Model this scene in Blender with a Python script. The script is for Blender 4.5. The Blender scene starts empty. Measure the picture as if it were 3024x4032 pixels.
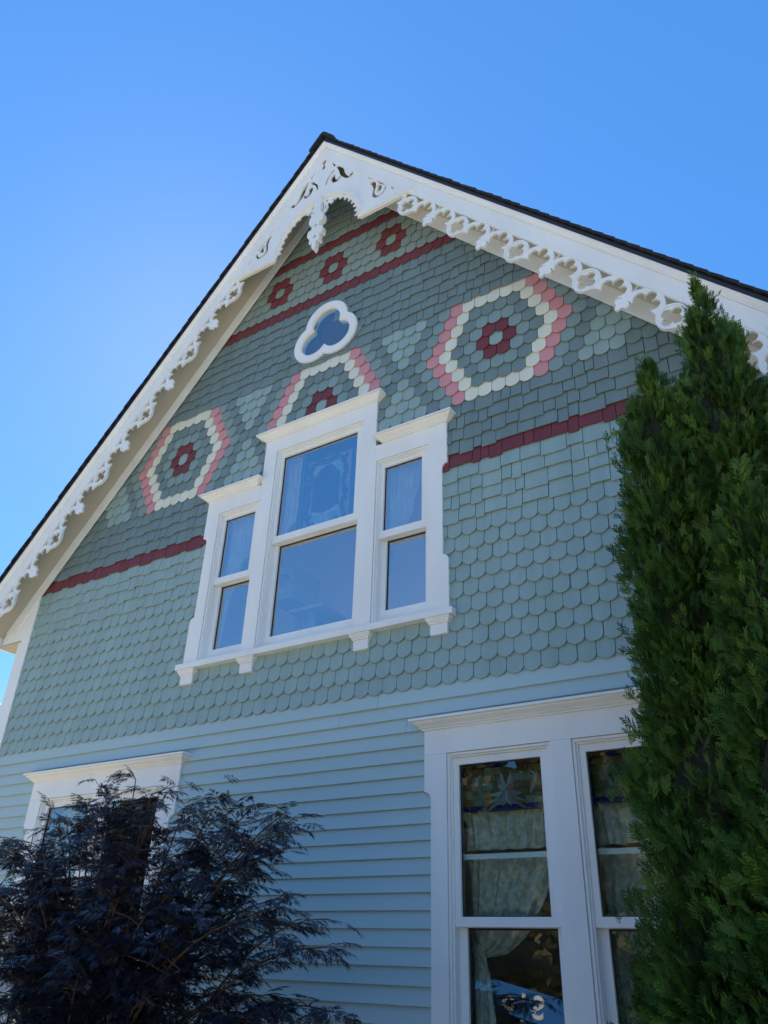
import bpy, bmesh, math, random
import numpy as np
from mathutils import Matrix, Vector
from mathutils.geometry import tessellate_polygon
random.seed(7); RNG = np.random.default_rng(7)
R = math.radians
scene = bpy.context.scene
COL = scene.collection

# ------------------------------------------------------------------ camera
CAM = Vector((0.0, -4.8, 1.6))
CR = ((0.8449502426, -0.2480881286, -0.4738263056),      # rows: world x, y, z of the axes right / down / forward
      (0.5340930661, 0.4383373393, 0.7229142230),
      (0.0283493254, -0.8638938924, 0.5028753905))
FPX = 3050.716
cd = bpy.data.cameras.new('camera'); cam = bpy.data.objects.new('camera', cd); COL.objects.link(cam)
m = Matrix.Identity(4)
for i in range(3):
    m[i][0] = CR[i][0]; m[i][1] = -CR[i][1]; m[i][2] = -CR[i][2]; m[i][3] = CAM[i]
cam.matrix_world = m
cd.sensor_fit = 'HORIZONTAL'; cd.sensor_width = 36.0; cd.lens = 36.0 * FPX / 3024.0
cd.clip_start = 0.05; cd.clip_end = 5000.0
scene.camera = cam
scene.render.resolution_x = 768; scene.render.resolution_y = 1024

# ------------------------------------------------------------------ sky, sun, exposure
SUN = Vector((-0.590, 0.480, 0.648)).normalized()          # towards the sun, just behind the roof's left edge
world = bpy.data.worlds.new('World'); scene.world = world; world.use_nodes = True
wn = world.node_tree.nodes; wl = world.node_tree.links; wn.clear()
sky = wn.new('ShaderNodeTexSky'); sky.sky_type = 'NISHITA'; sky.sun_disc = False
sky.sun_elevation = math.asin(SUN.z); sky.sun_rotation = math.atan2(SUN.x, SUN.y)
sky.altitude = 300.0; sky.air_density = 1.0; sky.dust_density = 0.11; sky.ozone_density = 2.0
bg = wn.new('ShaderNodeBackground'); bg.inputs['Strength'].default_value = 0.085
wo = wn.new('ShaderNodeOutputWorld')
hs = wn.new('ShaderNodeHueSaturation'); hs.inputs['Saturation'].default_value = 1.32
wl.new(sky.outputs[0], hs.inputs['Color'])
ev = wn.new('ShaderNodeMix'); ev.data_type = 'RGBA'; ev.inputs['Factor'].default_value = 0.5     # evens the dome out: a deep clear blue all round
ev.inputs['B'].default_value = (0.42, 1.36, 3.6, 1)
wl.new(hs.outputs[0], ev.inputs['A']); wl.new(ev.outputs['Result'], bg.inputs[0]); wl.new(bg.outputs[0], wo.inputs[0])
sl = bpy.data.lights.new('sun', 'SUN'); sl.energy = 4.4; sl.angle = R(0.53); sl.color = (1.0, 0.95, 0.87)
so = bpy.data.objects.new('sun', sl); COL.objects.link(so)
so.rotation_euler = (-SUN).to_track_quat('-Z', 'Y').to_euler(); so.location = SUN * 60
vs = scene.view_settings
vs.view_transform = 'Standard'; vs.look = 'None'; vs.gamma = 1.0; vs.exposure = 1.58; vs.use_curve_mapping = False

# ------------------------------------------------------------------ materials
def mat(name, col, rough=0.55, var=0.06, scale=6.0, bump=0.0, bscale=60.0, stretch=(1, 1, 1), spec=0.35, rnd=0.0,
        tint=None, metal=0.0, trans=0.0):
    M = bpy.data.materials.new(name); M.use_nodes = True
    N = M.node_tree.nodes; L = M.node_tree.links
    p = N['Principled BSDF']
    p.inputs['Roughness'].default_value = rough; p.inputs['Specular IOR Level'].default_value = spec
    p.inputs['Metallic'].default_value = metal
    tc = N.new('ShaderNodeTexCoord'); mp = N.new('ShaderNodeMapping'); mp.inputs['Scale'].default_value = stretch
    geo = N.new('ShaderNodeNewGeometry')
    L.new(geo.outputs['Position'], mp.inputs['Vector'])
    nz = N.new('ShaderNodeTexNoise'); nz.inputs['Scale'].default_value = scale; nz.inputs['Detail'].default_value = 5
    L.new(mp.outputs[0], nz.inputs['Vector'])
    val = N.new('ShaderNodeMapRange'); val.inputs[1].default_value = 0.25; val.inputs[2].default_value = 0.75
    val.inputs[3].default_value = 1 - var; val.inputs[4].default_value = 1 + var
    L.new(nz.outputs[0], val.inputs[0])
    fac = val.outputs[0]
    if rnd:
        oi = N.new('ShaderNodeObjectInfo')
        ad = N.new('ShaderNodeMath'); ad.operation = 'ADD'
        L.new(oi.outputs['Random'], ad.inputs[0]); L.new(geo.outputs['Random Per Island'], ad.inputs[1])
        fr = N.new('ShaderNodeMath'); fr.operation = 'FRACT'; L.new(ad.outputs[0], fr.inputs[0])
        mr = N.new('ShaderNodeMapRange'); mr.inputs[3].default_value = 1 - rnd; mr.inputs[4].default_value = 1 + rnd
        L.new(fr.outputs[0], mr.inputs[0])
        mu = N.new('ShaderNodeMath'); mu.operation = 'MULTIPLY'; L.new(fac, mu.inputs[0]); L.new(mr.outputs[0], mu.inputs[1])
        fac = mu.outputs[0]
    mx = N.new('ShaderNodeVectorMath'); mx.operation = 'SCALE'
    if tint is None:
        mx.inputs[0].default_value = col[:3]
    else:
        at = N.new('ShaderNodeAttribute'); at.attribute_name = 'tint'
        cr = N.new('ShaderNodeMix'); cr.data_type = 'RGBA'
        cr.inputs['A'].default_value = (*col, 1); cr.inputs['B'].default_value = (*tint, 1)
        L.new(at.outputs['Fac'], cr.inputs['Factor']); L.new(cr.outputs['Result'], mx.inputs[0])
    L.new(fac, mx.inputs['Scale'])
    L.new(mx.outputs[0], p.inputs['Base Color'])
    if bump:
        n2 = N.new('ShaderNodeTexNoise'); n2.inputs['Scale'].default_value = bscale; n2.inputs['Detail'].default_value = 4
        L.new(mp.outputs[0], n2.inputs['Vector'])
        b = N.new('ShaderNodeBump'); b.inputs['Strength'].default_value = bump; b.inputs['Distance'].default_value = 0.004
        L.new(n2.outputs[0], b.inputs['Height']); L.new(b.outputs[0], p.inputs['Normal'])
    if trans:
        tr = N.new('ShaderNodeBsdfTranslucent'); L.new(mx.outputs[0], tr.inputs[0])
        ms = N.new('ShaderNodeMixShader'); ms.inputs[0].default_value = trans
        L.new(p.outputs[0], ms.inputs[1]); L.new(tr.outputs[0], ms.inputs[2])
        L.new(ms.outputs[0], N['Material Output'].inputs['Surface'])
    return M

GRAIN = (1, 1, 0.12)
M_TRIM = mat('white_paint', (0.84, 0.845, 0.81), 0.45, 0.06, 2.2, 0.012, 60, (1.6, 1.6, .5))
M_SOFF = mat('soffit_paint', (0.46, 0.425, 0.33), 0.6, 0.04, 3.0, 0.05, 60)
M_SIDE = mat('siding_paint', (0.435, 0.565, 0.56), 0.5, 0.05, 2.0, 0.10, 40, (0.15, 1, 1.2), rnd=0.02)
M_L = mat('shingle_light', (0.30, 0.415, 0.39), 0.55, 0.09, 9, 0.12, 70, GRAIN, rnd=0.03)
M_M = mat('shingle_mid', (0.235, 0.325, 0.31), 0.55, 0.09, 9, 0.12, 70, GRAIN, rnd=0.03)
M_D = mat('shingle_dark', (0.18, 0.248, 0.242), 0.55, 0.09, 9, 0.12, 70, GRAIN, rnd=0.035)
M_G = mat('shingle_sage_shaded', (0.255, 0.32, 0.28), 0.55, 0.06, 9, 0.12, 70, GRAIN, rnd=0.05)  # sage paint, darkened in its colour for the roof overhang's shade
M_R = mat('shingle_red', (0.185, 0.044, 0.046), 0.55, 0.07, 9, 0.12, 70, GRAIN, rnd=0.06)
M_P = mat('shingle_pink', (0.64, 0.29, 0.30), 0.55, 0.06, 9, 0.12, 70, GRAIN, rnd=0.05)
M_W = mat('shingle_cream', (0.74, 0.74, 0.60), 0.55, 0.05, 9, 0.12, 70, GRAIN, rnd=0.04)
M_ROOF = mat('asphalt_shingle', (0.028, 0.026, 0.028), 0.85, 0.35, 60, 0.5, 300, rnd=0.2)
M_DRIP = mat('drip_edge_metal', (0.035, 0.033, 0.036), 0.4, 0.1, 5)
M_SUB = mat('sheathing', (0.15, 0.16, 0.15), 0.8, 0.1, 5)
M_ROOM = mat('plaster', (0.62, 0.60, 0.58), 0.8, 0.03, 2)
M_FLOORIN = mat('floor_boards_inside', (0.22, 0.14, 0.08), 0.5, 0.15, 3, stretch=(1, 8, 1))
M_DARKGAP = mat('window_gasket', (0.02, 0.022, 0.025), 0.5, 0.1, 5)
M_CAT = mat('cat_tree_plush', (0.70, 0.68, 0.64), 0.9, 0.05, 20, 0.2, 200)

def glass_mat(name, refl):
    M = bpy.data.materials.new(name); M.use_nodes = True
    N = M.node_tree.nodes; L = M.node_tree.links; N.clear()
    o = N.new('ShaderNodeOutputMaterial'); mx = N.new('ShaderNodeMixShader')
    t = N.new('ShaderNodeBsdfTransparent'); t.inputs[0].default_value = (0.90, 0.96, 0.95, 1)
    g = N.new('ShaderNodeBsdfGlossy'); g.inputs['Roughness'].default_value = 0.0; g.inputs[0].default_value = (0.95, 0.97, 1, 1)
    geo = N.new('ShaderNodeNewGeometry')
    nz = N.new('ShaderNodeTexNoise'); nz.inputs['Scale'].default_value = 1.6; L.new(geo.outputs['Position'], nz.inputs['Vector'])
    b = N.new('ShaderNodeBump'); b.inputs['Strength'].default_value = 0.003; b.inputs['Distance'].default_value = 0.01
    L.new(nz.outputs[0], b.inputs['Height']); L.new(b.outputs[0], g.inputs['Normal'])
    dt = N.new('ShaderNodeVectorMath'); dt.operation = 'DOT_PRODUCT'
    L.new(geo.outputs['Incoming'], dt.inputs[0]); L.new(geo.outputs['True Normal'], dt.inputs[1])
    ab = N.new('ShaderNodeMath'); ab.operation = 'ABSOLUTE'; L.new(dt.outputs['Value'], ab.inputs[0])
    om = N.new('ShaderNodeMath'); om.operation = 'SUBTRACT'; om.inputs[0].default_value = 1.0; L.new(ab.outputs[0], om.inputs[1])
    pw = N.new('ShaderNodeMath'); pw.operation = 'POWER'; pw.inputs[1].default_value = 4.0; L.new(om.outputs[0], pw.inputs[0])
    ma = N.new('ShaderNodeMath'); ma.operation = 'MULTIPLY_ADD'; ma.inputs[1].default_value = 0.75; ma.inputs[2].default_value = refl
    ma.use_clamp = True
    L.new(pw.outputs[0], ma.inputs[0]); L.new(ma.outputs[0], mx.inputs[0])
    L.new(t.outputs[0], mx.inputs[1]); L.new(g.outputs[0], mx.inputs[2]); L.new(mx.outputs[0], o.inputs[0])
    return M
M_GLASS = glass_mat('coated_window_glass', 0.31); M_GLASS3 = glass_mat('old_window_glass', 0.15); M_GLASS2 = glass_mat('plain_window_glass', 0.075)

def sheer_mat(name, col, dens, scale, lo=0.22):
    """thin woven cloth: translucent white threads with fine open weave and a lace figure"""
    M = bpy.data.materials.new(name); M.use_nodes = True
    N = M.node_tree.nodes; L = M.node_tree.links; N.clear()
    o = N.new('ShaderNodeOutputMaterial'); mx = N.new('ShaderNodeMixShader')
    t = N.new('ShaderNodeBsdfTransparent'); d = N.new('ShaderNodeBsdfDiffuse'); tr = N.new('ShaderNodeBsdfTranslucent')
    d.inputs[0].default_value = (*col, 1); tr.inputs[0].default_value = (*col, 1)
    m2 = N.new('ShaderNodeMixShader'); m2.inputs[0].default_value = 0.35
    L.new(d.outputs[0], m2.inputs[1]); L.new(tr.outputs[0], m2.inputs[2])
    geo = N.new('ShaderNodeNewGeometry')
    v = N.new('ShaderNodeTexNoise'); v.inputs['Scale'].default_value = scale; v.inputs['Detail'].default_value = 3
    L.new(geo.outputs['Position'], v.inputs['Vector'])
    mr = N.new('ShaderNodeMapRange'); mr.inputs[1].default_value = 0.42; mr.inputs[2].default_value = 0.58
    mr.inputs[3].default_value = dens - lo; mr.inputs[4].default_value = min(1, dens + 0.14)
    L.new(v.outputs[0], mr.inputs[0]); L.new(mr.outputs[0], mx.inputs[0])
    L.new(t.outputs[0], mx.inputs[1]); L.new(m2.outputs[0], mx.inputs[2]); L.new(mx.outputs[0], o.inputs[0])
    return M
M_SHEER = sheer_mat('sheer_curtain_cloth', (0.93, 0.93, 0.93), 0.93, 9, 0.08)
M_LACE = sheer_mat('lace_curtain_cloth', (0.86, 0.84, 0.66), 0.90, 26)

# ------------------------------------------------------------------ helpers
def tag(o, label=None, cat=None, group=None, kind=None):
    if label: o['label'] = label
    if cat: o['category'] = cat
    if group: o['group'] = group
    if kind: o['kind'] = kind
    return o
def empty(name, loc=(0, 0, 0)):
    o = bpy.data.objects.new(name, None); COL.objects.link(o); o.location = loc; return o
def link(name, me, parent=None, loc=None):
    o = bpy.data.objects.new(name, me); COL.objects.link(o)
    if parent is not None:
        o.parent = parent
        if parent.type == 'EMPTY': o.matrix_parent_inverse = Matrix.Translation(-Vector(parent.location))
    if loc is not None: o.location = loc
    return o
class MB:
    def __init__(s): s.v = []; s.f = []
    def add(s, vs, fs):
        o = len(s.v); s.v += [tuple(v) for v in vs]; s.f += [tuple(i + o for i in f) for f in fs]; return s
    def box(s, x0, x1, y0, y1, z0, z1):
        return s.add([(x0, y0, z0), (x1, y0, z0), (x1, y1, z0), (x0, y1, z0), (x0, y0, z1), (x1, y0, z1), (x1, y1, z1), (x0, y1, z1)],
                     [(0, 3, 2, 1), (4, 5, 6, 7), (0, 1, 5, 4), (1, 2, 6, 5), (2, 3, 7, 6), (3, 0, 4, 7)])
    def ring(s, a, b, y0, y1):
        """rectangular frame in the wall plane: a = outer, b = inner (x0,x1,z0,z1)"""
        return s.plate([[(a[0], a[2]), (a[1], a[2]), (a[1], a[3]), (a[0], a[3])], [(b[0], b[2]), (b[1], b[2]), (b[1], b[3]), (b[0], b[3])]], y0, y1)
    def plate(s, loops, y0, y1):
        """flat outline (first loop) with holes, in the x-z plane, thickness y0 (front) to y1 (back)"""
        tri = tessellate_polygon([[Vector((x, z, 0)) for x, z in l] for l in loops])
        pts = [p for l in loops for p in l]; n = len(pts)
        vs = [(x, y0, z) for x, z in pts] + [(x, y1, z) for x, z in pts]; fs = []
        for t in tri:
            a, b, c = [pts[i] for i in t]
            cr = (b[0] - a[0]) * (c[1] - a[1]) - (b[1] - a[1]) * (c[0] - a[0])
            t = tuple(t) if cr > 0 else tuple(reversed(t))
            fs.append(t); fs.append(tuple(i + n for i in reversed(t)))
        o = 0
        for li, l in enumerate(loops):
            k = len(l)
            ar = sum(l[i][0] * l[(i + 1) % k][1] - l[(i + 1) % k][0] * l[i][1] for i in range(k))
            ccw = (ar > 0) == (li == 0)
            for i in range(k):
                j = (i + 1) % k
                q = (o + i, o + i + n, o + j + n, o + j)
                fs.append(q if ccw else tuple(reversed(q)))
            o += k
        return s.add(vs, fs)
    def tube(s, pts, rad, seg=7):
        pts = [Vector(p) for p in pts]; rs = rad if isinstance(rad, (list, tuple)) else [rad] * len(pts)
        base = len(s.v); up = Vector((0.13, 0.27, 0.95))
        for i, p in enumerate(pts):
            t = (pts[min(i + 1, len(pts) - 1)] - pts[max(i - 1, 0)]).normalized()
            a = t.cross(up)
            if a.length < 1e-3: a = t.cross(Vector((1, 0, 0)))
            a.normalize(); b = t.cross(a)
            for k in range(seg):
                an = 2 * math.pi * k / seg
                s.v.append(tuple(p + (a * math.cos(an) + b * math.sin(an)) * rs[i]))
        for i in range(len(pts) - 1):
            for k in range(seg):
                s.f.append((base + i * seg + k, base + i * seg + (k + 1) % seg, base + (i + 1) * seg + (k + 1) % seg, base + (i + 1) * seg + k))
        s.f.append(tuple(base + k for k in reversed(range(seg)))); e = base + (len(pts) - 1) * seg
        s.f.append(tuple(e + k for k in range(seg)))
        return s
    def sweep(s, prof, path, closed_ends=True):
        """cornice: profile (out, z) mitred round a three-sided path ((x0,yw),(x0,yf),(x1,yf),(x1,yw))"""
        (x0, yw), (_, yf), (x1, _), (_, yw2) = path
        rows = []
        for o, z in prof: rows.append([(x0 - o, yw, z), (x0 - o, yf - o, z), (x1 + o, yf - o, z), (x1 + o, yw2, z)])
        b = len(s.v)
        for r in rows: s.v += r
        k = len(rows)
        for i in range(k):
            j = (i + 1) % k
            for c in range(3): s.f.append((b + i * 4 + c, b + i * 4 + c + 1, b + j * 4 + c + 1, b + j * 4 + c))
        return s
    def mesh(s, name, m, smooth=False):
        me = bpy.data.meshes.new(name); me.from_pydata(s.v, [], s.f)
        bm = bmesh.new(); bm.from_mesh(me); bmesh.ops.recalc_face_normals(bm, faces=bm.faces); bm.to_mesh(me); bm.free()
        if smooth: me.shade_smooth()
        me.materials.append(m); return me
    def build(s, name, m, parent=None, smooth=False): return link(name, s.mesh(name, m, smooth), parent)

def arc(cx, cz, r, a0, a1, n): return [(cx + r * math.cos(R(a0 + (a1 - a0) * i / n)), cz + r * math.sin(R(a0 + (a1 - a0) * i / n))) for i in range(n + 1)]
def stroke(pts, ws, k=1.0):
    """closed outline of a brush stroke along pts with widths ws, smoothed"""
    P = [Vector(p) for p in pts]; out = []; W = []
    n = len(P)
    for i in range(n - 1):
        p0, p1, p2, p3 = P[max(i - 1, 0)], P[i], P[i + 1], P[min(i + 2, n - 1)]
        for k in range(3):
            t = k / 3
            out.append(0.5 * ((2 * p1) + (p2 - p0) * t + (2 * p0 - 5 * p1 + 4 * p2 - p3) * t * t + (3 * p1 - p0 - 3 * p2 + p3) * t ** 3))
            W.append(ws[i] * (1 - t) + ws[i + 1] * t)
    out.append(P[-1]); W.append(ws[-1])
    l, r = [], []
    for i, p in enumerate(out):
        t = (out[min(i + 1, len(out) - 1)] - out[max(i - 1, 0)]).normalized(); nn = Vector((-t.y, t.x)) * W[i] * k / 2
        l.append(tuple(p + nn)); r.append(tuple(p - nn))
    t = (out[-1] - out[-2]).normalized() * W[-1] / 2; cap = tuple(out[-1] + t)
    t0 = (out[0] - out[1]).normalized() * W[0] / 2; cap0 = tuple(out[0] + t0)
    return l + [cap] + r[::-1] + [cap0]

def project(p):
    d = Vector(p) - CAM
    c = [sum(CR[i][k] * d[i] for i in range(3)) for k in range(3)]
    if c[2] < 0.05: return None
    return 0.5 + c[0] / c[2] * FPX / 3024, 0.5 + c[1] / c[2] * FPX / 4032, c[2]

# ------------------------------------------------------------------ ground
def ground_mat():
    M = bpy.data.materials.new('pale_gravel'); M.use_nodes = True
    N = M.node_tree.nodes; L = M.node_tree.links; p = N['Principled BSDF']; p.inputs['Roughness'].default_value = 0.9
    geo = N.new('ShaderNodeNewGeometry')
    a = N.new('ShaderNodeTexNoise'); a.inputs['Scale'].default_value = 0.35; a.inputs['Detail'].default_value = 8
    b = N.new('ShaderNodeTexNoise'); b.inputs['Scale'].default_value = 40; b.inputs['Detail'].default_value = 3
    L.new(geo.outputs['Position'], a.inputs['Vector']); L.new(geo.outputs['Position'], b.inputs['Vector'])
    r = N.new('ShaderNodeValToRGB'); r.color_ramp.elements[0].color = (0.38, 0.33, 0.24, 1); r.color_ramp.elements[1].color = (0.54, 0.48, 0.36, 1)
    r.color_ramp.elements[0].position = 0.35; r.color_ramp.elements[1].position = 0.65
    m = N.new('ShaderNodeMath'); m.operation = 'MULTIPLY_ADD'; m.inputs[1].default_value = 0.4
    L.new(b.outputs[0], m.inputs[0]); 
    s = N.new('ShaderNodeMath'); s.operation = 'SUBTRACT'; s.inputs[1].default_value = 0.2; L.new(a.outputs[0], s.inputs[0])
    L.new(s.outputs[0], m.inputs[2]); L.new(m.outputs[0], r.inputs[0]); L.new(r.outputs[0], p.inputs['Base Color'])
    return M
g = MB()
NG = 24; GS = [(-900 + 1800 * i / NG) for i in range(NG + 1)]
for i in range(NG + 1):
    for j in range(NG + 1): g.v.append((GS[i], GS[j], 0))
for i in range(NG):
    for j in range(NG): g.f.append((i * (NG + 1) + j, (i + 1) * (NG + 1) + j, (i + 1) * (NG + 1) + j + 1, i * (NG + 1) + j + 1))
MB().box(-13, 5.5, -2.2, -.06, .002, .012).build('bounce_damper', mat('bounce_damper_dark', (.085, .072, .045), .95, .4, 12, .6, 60))['kind'] = 'structure'  # unseen dark strip, added to cut light bouncing up the wall
tag(g.build('ground', ground_mat()), 'pale gravel yard around the house', kind='structure')

# ------------------------------------------------------------------ the house: measures
XC, S, ZA = -3.93, 1.188, 10.15
NN = math.hypot(1, S)
def P(u, v, side):
    """point on the gable front: u metres down the rake from the peak, v metres below the board's top edge"""
    return (XC + side * (u - S * v) / NN, ZA - (S * u + v) / NN)
XL, XR = -7.955, 0.095            # wall corners
YF, YB = 0.0, 8.5                 # front and back wall faces
UEND = 6.98                       # rake length
YR = -0.355                       # face of the bargeboard
def rake(x): return 9.715 - S * abs(x - XC)   # lower edge of the rake frieze on the wall

WIN_UP = [(-5.105, -4.566, 3.915, 5.465), (-4.425, -3.382, 3.915, 5.988), (-3.224, -2.690, 3.915, 5.470)]
WIN_LR = [(-2.552, -1.804, 0.80, 2.850), (-1.667, -0.919, 0.80, 2.850)]
WIN_LL = [(-6.893, -6.145, 0.80, 2.850), (-6.008, -5.260, 0.80, 2.850)]

house = empty('house', (XC, 0, 0))
tag(house, 'painted Victorian gable house with patterned shingles and lacy white rake trim', 'house')

# front wall with window openings
def rect(x0, x1, z0, z1): return [(x0, z0), (x1, z0), (x1, z1), (x0, z1)]
tre_c = (-3.933, 7.345)
def trefoil(off, n=96):
    cs = [((-3.933, 7.500), 0.175), ((-4.078, 7.272), 0.165), ((-3.788, 7.272), 0.165)]
    out = []
    for i in range(n):
        a = 2 * math.pi * i / n; d = (math.cos(a), math.sin(a)); best = 0
        for (cx, cz), r in cs:
            r += off; ox, oz = tre_c[0] - cx, tre_c[1] - cz
            b = ox * d[0] + oz * d[1]; c = ox * ox + oz * oz - r * r; disc = b * b - c
            if disc > 0: best = max(best, -b + math.sqrt(disc))
        out.append((tre_c[0] + d[0] * best, tre_c[1] + d[1] * best))
    return out
soff_at = lambda x: ZA - 0.16 / (1 / NN) - S * abs(x - XC)
wall_loop = [(XL, 0), (XR, 0), (XR, soff_at(XR)), (XC, soff_at(XC)), (XL, soff_at(XL))]
openings = [rect(a[0] - .012, a[1] + .012, a[2], a[3] + .012) for a in WIN_UP + WIN_LR + WIN_LL]
wall = MB().plate([wall_loop] + openings + [trefoil(0.03)], 0.0, 0.14).build('gable_wall', M_SUB, house)
sw = MB()
sw.box(XL, XL + .14, .145, YB - .145, 0, soff_at(XL)); side_l = sw.build('side_wall', M_SUB, house)
sw = MB(); sw.box(XR - .14, XR, .145, YB - .145, 0, soff_at(XR)); sw.build('side_wall', M_SUB, house)
MB().plate([wall_loop, rect(-6.3, -1.6, 3.6, 6.1), rect(-2.6, -1.2, 0.9, 2.3), rect(-6.5, -5.1, 0.9, 2.3)], YB - .14, YB).build('rear_wall', M_SUB, house)  # unseen openings, added to let daylight into the rooms
# rooms inside
MB().box(XL + .145, XR - .145, .145, YB - .145, 3.14, 3.26).build('upper_floor', M_FLOORIN, house)
MB().box(XL + .145, XR - .145, .145, YB - .145, 0.05, 0.15).build('ground_floor', M_FLOORIN, house)
for sd in (-1, 1):
    q = [P(S * .27, .27, sd), P(5.6, .27, sd), P(5.6, .29, sd), P(S * .29, .29, sd)]
    MB().plate([q], .15, YB - .15).build('attic_ceiling', M_ROOM, house)
    xw = XC + sd * 3.0
    MB().box(xw - .04, xw + .04, .15, YB - .15, 3.265, 6.0).build('knee_wall', M_ROOM, house)
MB().box(-7.4, -0.4, 4.6, 4.66, 0.155, 3.135).build('room_partition', M_ROOM, house)

# ------------------------------------------------------------------ shingles
E_ROW, CUSP, W = 0.1292, 0.041, 0.127
def tip(k): return 3.329 + E_ROW * k + max(0, k - 35) * 0.0035
TH_B, TH_T = 0.029, 0.006
def shingle_outline(w, kind, h):
    g = 0.0012
    if kind == 'fish':
        r = ((w / 2) ** 2 + CUSP ** 2) / (2 * CUSP); n = 8
        a = math.asin((w / 2 - g) / r)
        low = [(r * math.sin(-a + 2 * a * i / n), r - r * math.cos(-a + 2 * a * i / n)) for i in range(n + 1)]
    else:
        low = [(-w / 2 + g, 0), (w / 2 - g, 0)]
    return low + [(w / 2 - g, h), (-w / 2 + g, h)]
def shingle_geo(w, kind, h=0.178, th=TH_B):
    """wedge-shaped board, thick at the butt; origin at the middle of the butt on the wall"""
    o = shingle_outline(w, kind, h); n = len(o)
    yf = lambda z: -(TH_T + (th - TH_T) * (1 - z / h))
    b = 0.0035
    cx = 0; cz = h * .5
    # front face slightly inset with an eased edge
    def ins(p):
        x, z = p; return (x - math.copysign(min(b, abs(x)), x) * 0.35, z + (b if z < h * .5 else 0))
    vs = [(ins(p)[0], yf(ins(p)[1]), ins(p)[1]) for p in o] + [(p[0], yf(p[1]) + .006, p[1] + (.001 if p[1] < .06 else 0)) for p in o] + [(p[0], -0.0005 - (0.0035 if p[1] < .06 else 0), p[1] + (.034 if p[1] < .06 else 0)) for p in o]
    fs = [tuple(range(n))]
    for i in range(n):
        j = (i + 1) % n
        fs.append((i + n, j + n, j, i)); fs.append((i + 2 * n, j + 2 * n, j + n, i + n))
    return vs, fs

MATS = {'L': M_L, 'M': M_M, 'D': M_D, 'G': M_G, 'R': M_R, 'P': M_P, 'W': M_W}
def hex_colour(k, col):
    """colour of the scallop whose middle is at column col in row k of the patterned band"""
    dr = abs(k - 23); n = 11 - dr
    best = None
    for c in (-15.5, -0.5, 14.5):
        d = abs(col - c) - n / 2
        if d < 0:
            i = int(math.floor(col - (c - n / 2))); i = min(i, n - 1 - i)
            if i == 0: return 'P'
            if i == 1: return 'W'
            if dr == 4: return 'W'
            if i == 2: return 'D'
            if dr == 3: return 'D'
            if i == 3: return 'M'
            if dr == 2: return 'M'
            if dr == 1: return 'R'
            return 'R' if i == 4 else 'L'
        best = d if best is None else min(best, d)
    i = int(best)
    if abs(col + .5) > 15 and i > 4: return 'D'
    return 'M' if i == 0 else 'D' if i == 1 else 'L'
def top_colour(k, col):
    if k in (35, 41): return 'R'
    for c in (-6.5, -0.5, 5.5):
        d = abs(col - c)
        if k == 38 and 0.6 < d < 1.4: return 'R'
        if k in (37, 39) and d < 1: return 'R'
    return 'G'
# wall areas covered by window trim (shingles stop there)
CAS = [(-5.222, -2.560, 3.86, 5.60), (-4.575, -3.235, 5.6, 6.14)]
TRE_BACK = [(-.265, 6.995), (.265, 6.995), (.465, 7.2), (.175, 7.8), (-.175, 7.8), (-.465, 7.2)]
def covered(x0, x1, z0, z1):
    for a in CAS:
        if x1 > a[0] + .104 and x0 < a[1] - .116 and z1 > a[2] + .11 and z0 < a[3] - .02: return True
    cx = (x0 + x1) / 2
    if abs(cx - XC) < .18 and 7.15 < z0 < 7.6: return True
    if abs(cx - XC) < .33 and 7.06 < z0 < 7.35: return True
    return False
items = []     # (x, z, width, kind, colour, height, th)
for k in range(0, 52):
    z = tip(k)
    fish = k <= 9 or 19 <= k <= 27 or 35 <= k <= 41
    half = max(0.0, min(XC - XL - .13, (9.715 - z - .02) / S + .05))
    if half < .05: continue
    x0, x1 = XC - half, XC + half
    if fish:
        odd = (k % 2 == 0) if (19 <= k <= 27) else (k % 2 == 1)
        j0 = int((x0 + 3.86) / W) - 2
        for j in range(j0, j0 + 70):
            col = j + (.5 if odd else 0) + .5; x = -3.86 + W * col
            if x + W / 2 < x0 + .012 or x - W / 2 > x1 - .012 or x - W / 2 < XL + .004 or x + W / 2 > XR - .004: continue
            if covered(x - W / 2, x + W / 2, z, z + .178): continue
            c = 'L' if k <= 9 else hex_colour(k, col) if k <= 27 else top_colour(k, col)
            items.append((x + random.uniform(-.0012, .0012), z + random.uniform(-.0015, .0015), W - random.choice((0, 0, 0, .0012, .002)), 'fish', c, .178, TH_B))
    else:
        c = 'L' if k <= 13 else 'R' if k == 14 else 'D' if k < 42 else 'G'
        runs = [(x0, x1)]
        for a in CAS:
            if z + .13 > a[2] and z + .02 < a[3]:
                nr = []
                for r in runs:
                    if a[0] > r[0]: nr.append((r[0], min(r[1], a[0] + .012)))
                    if a[1] < r[1]: nr.append((max(r[0], a[1] - .012), r[1]))
                runs = nr
        up = random.random() < .5
        for r in runs:
            x = r[0]
            while x < r[1] - .005:
                w = random.choice((.075, .085, .10, .10, .115, .13, .13, .15, .17, .19, .21))
                if r[1] - (x + w) < .06: w = r[1] - x
                w = min(w, .24)
                dz = .021 if up else 0.0
                if not covered(x, x + w, z, z + .178):
                    wq = round(w, 2) if r[1] - x > .26 else w
                    items.append((x + w / 2, z + dz + random.uniform(-.002, .002), w - random.choice((.0, .001, .0025)), 'square', c, .185 if dz == 0 else .165, TH_B))
                x += w; up = (not up) if random.random() < .88 else up
def in_sight(x, z):
    q = project((x, -.02, z + .06))
    if not q or not (0.0 < q[0] < 1 and 0 < q[1] < 1): return 0
    if x > -0.98 + max(0, z - 4.4) * .55: return 0               # behind the evergreens
    if z > rake(x) - .03: return 0
    d = Vector((x, 0, z)) - CAM
    return (d.normalized().y) / d.length ** 2
cache = {}
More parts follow.
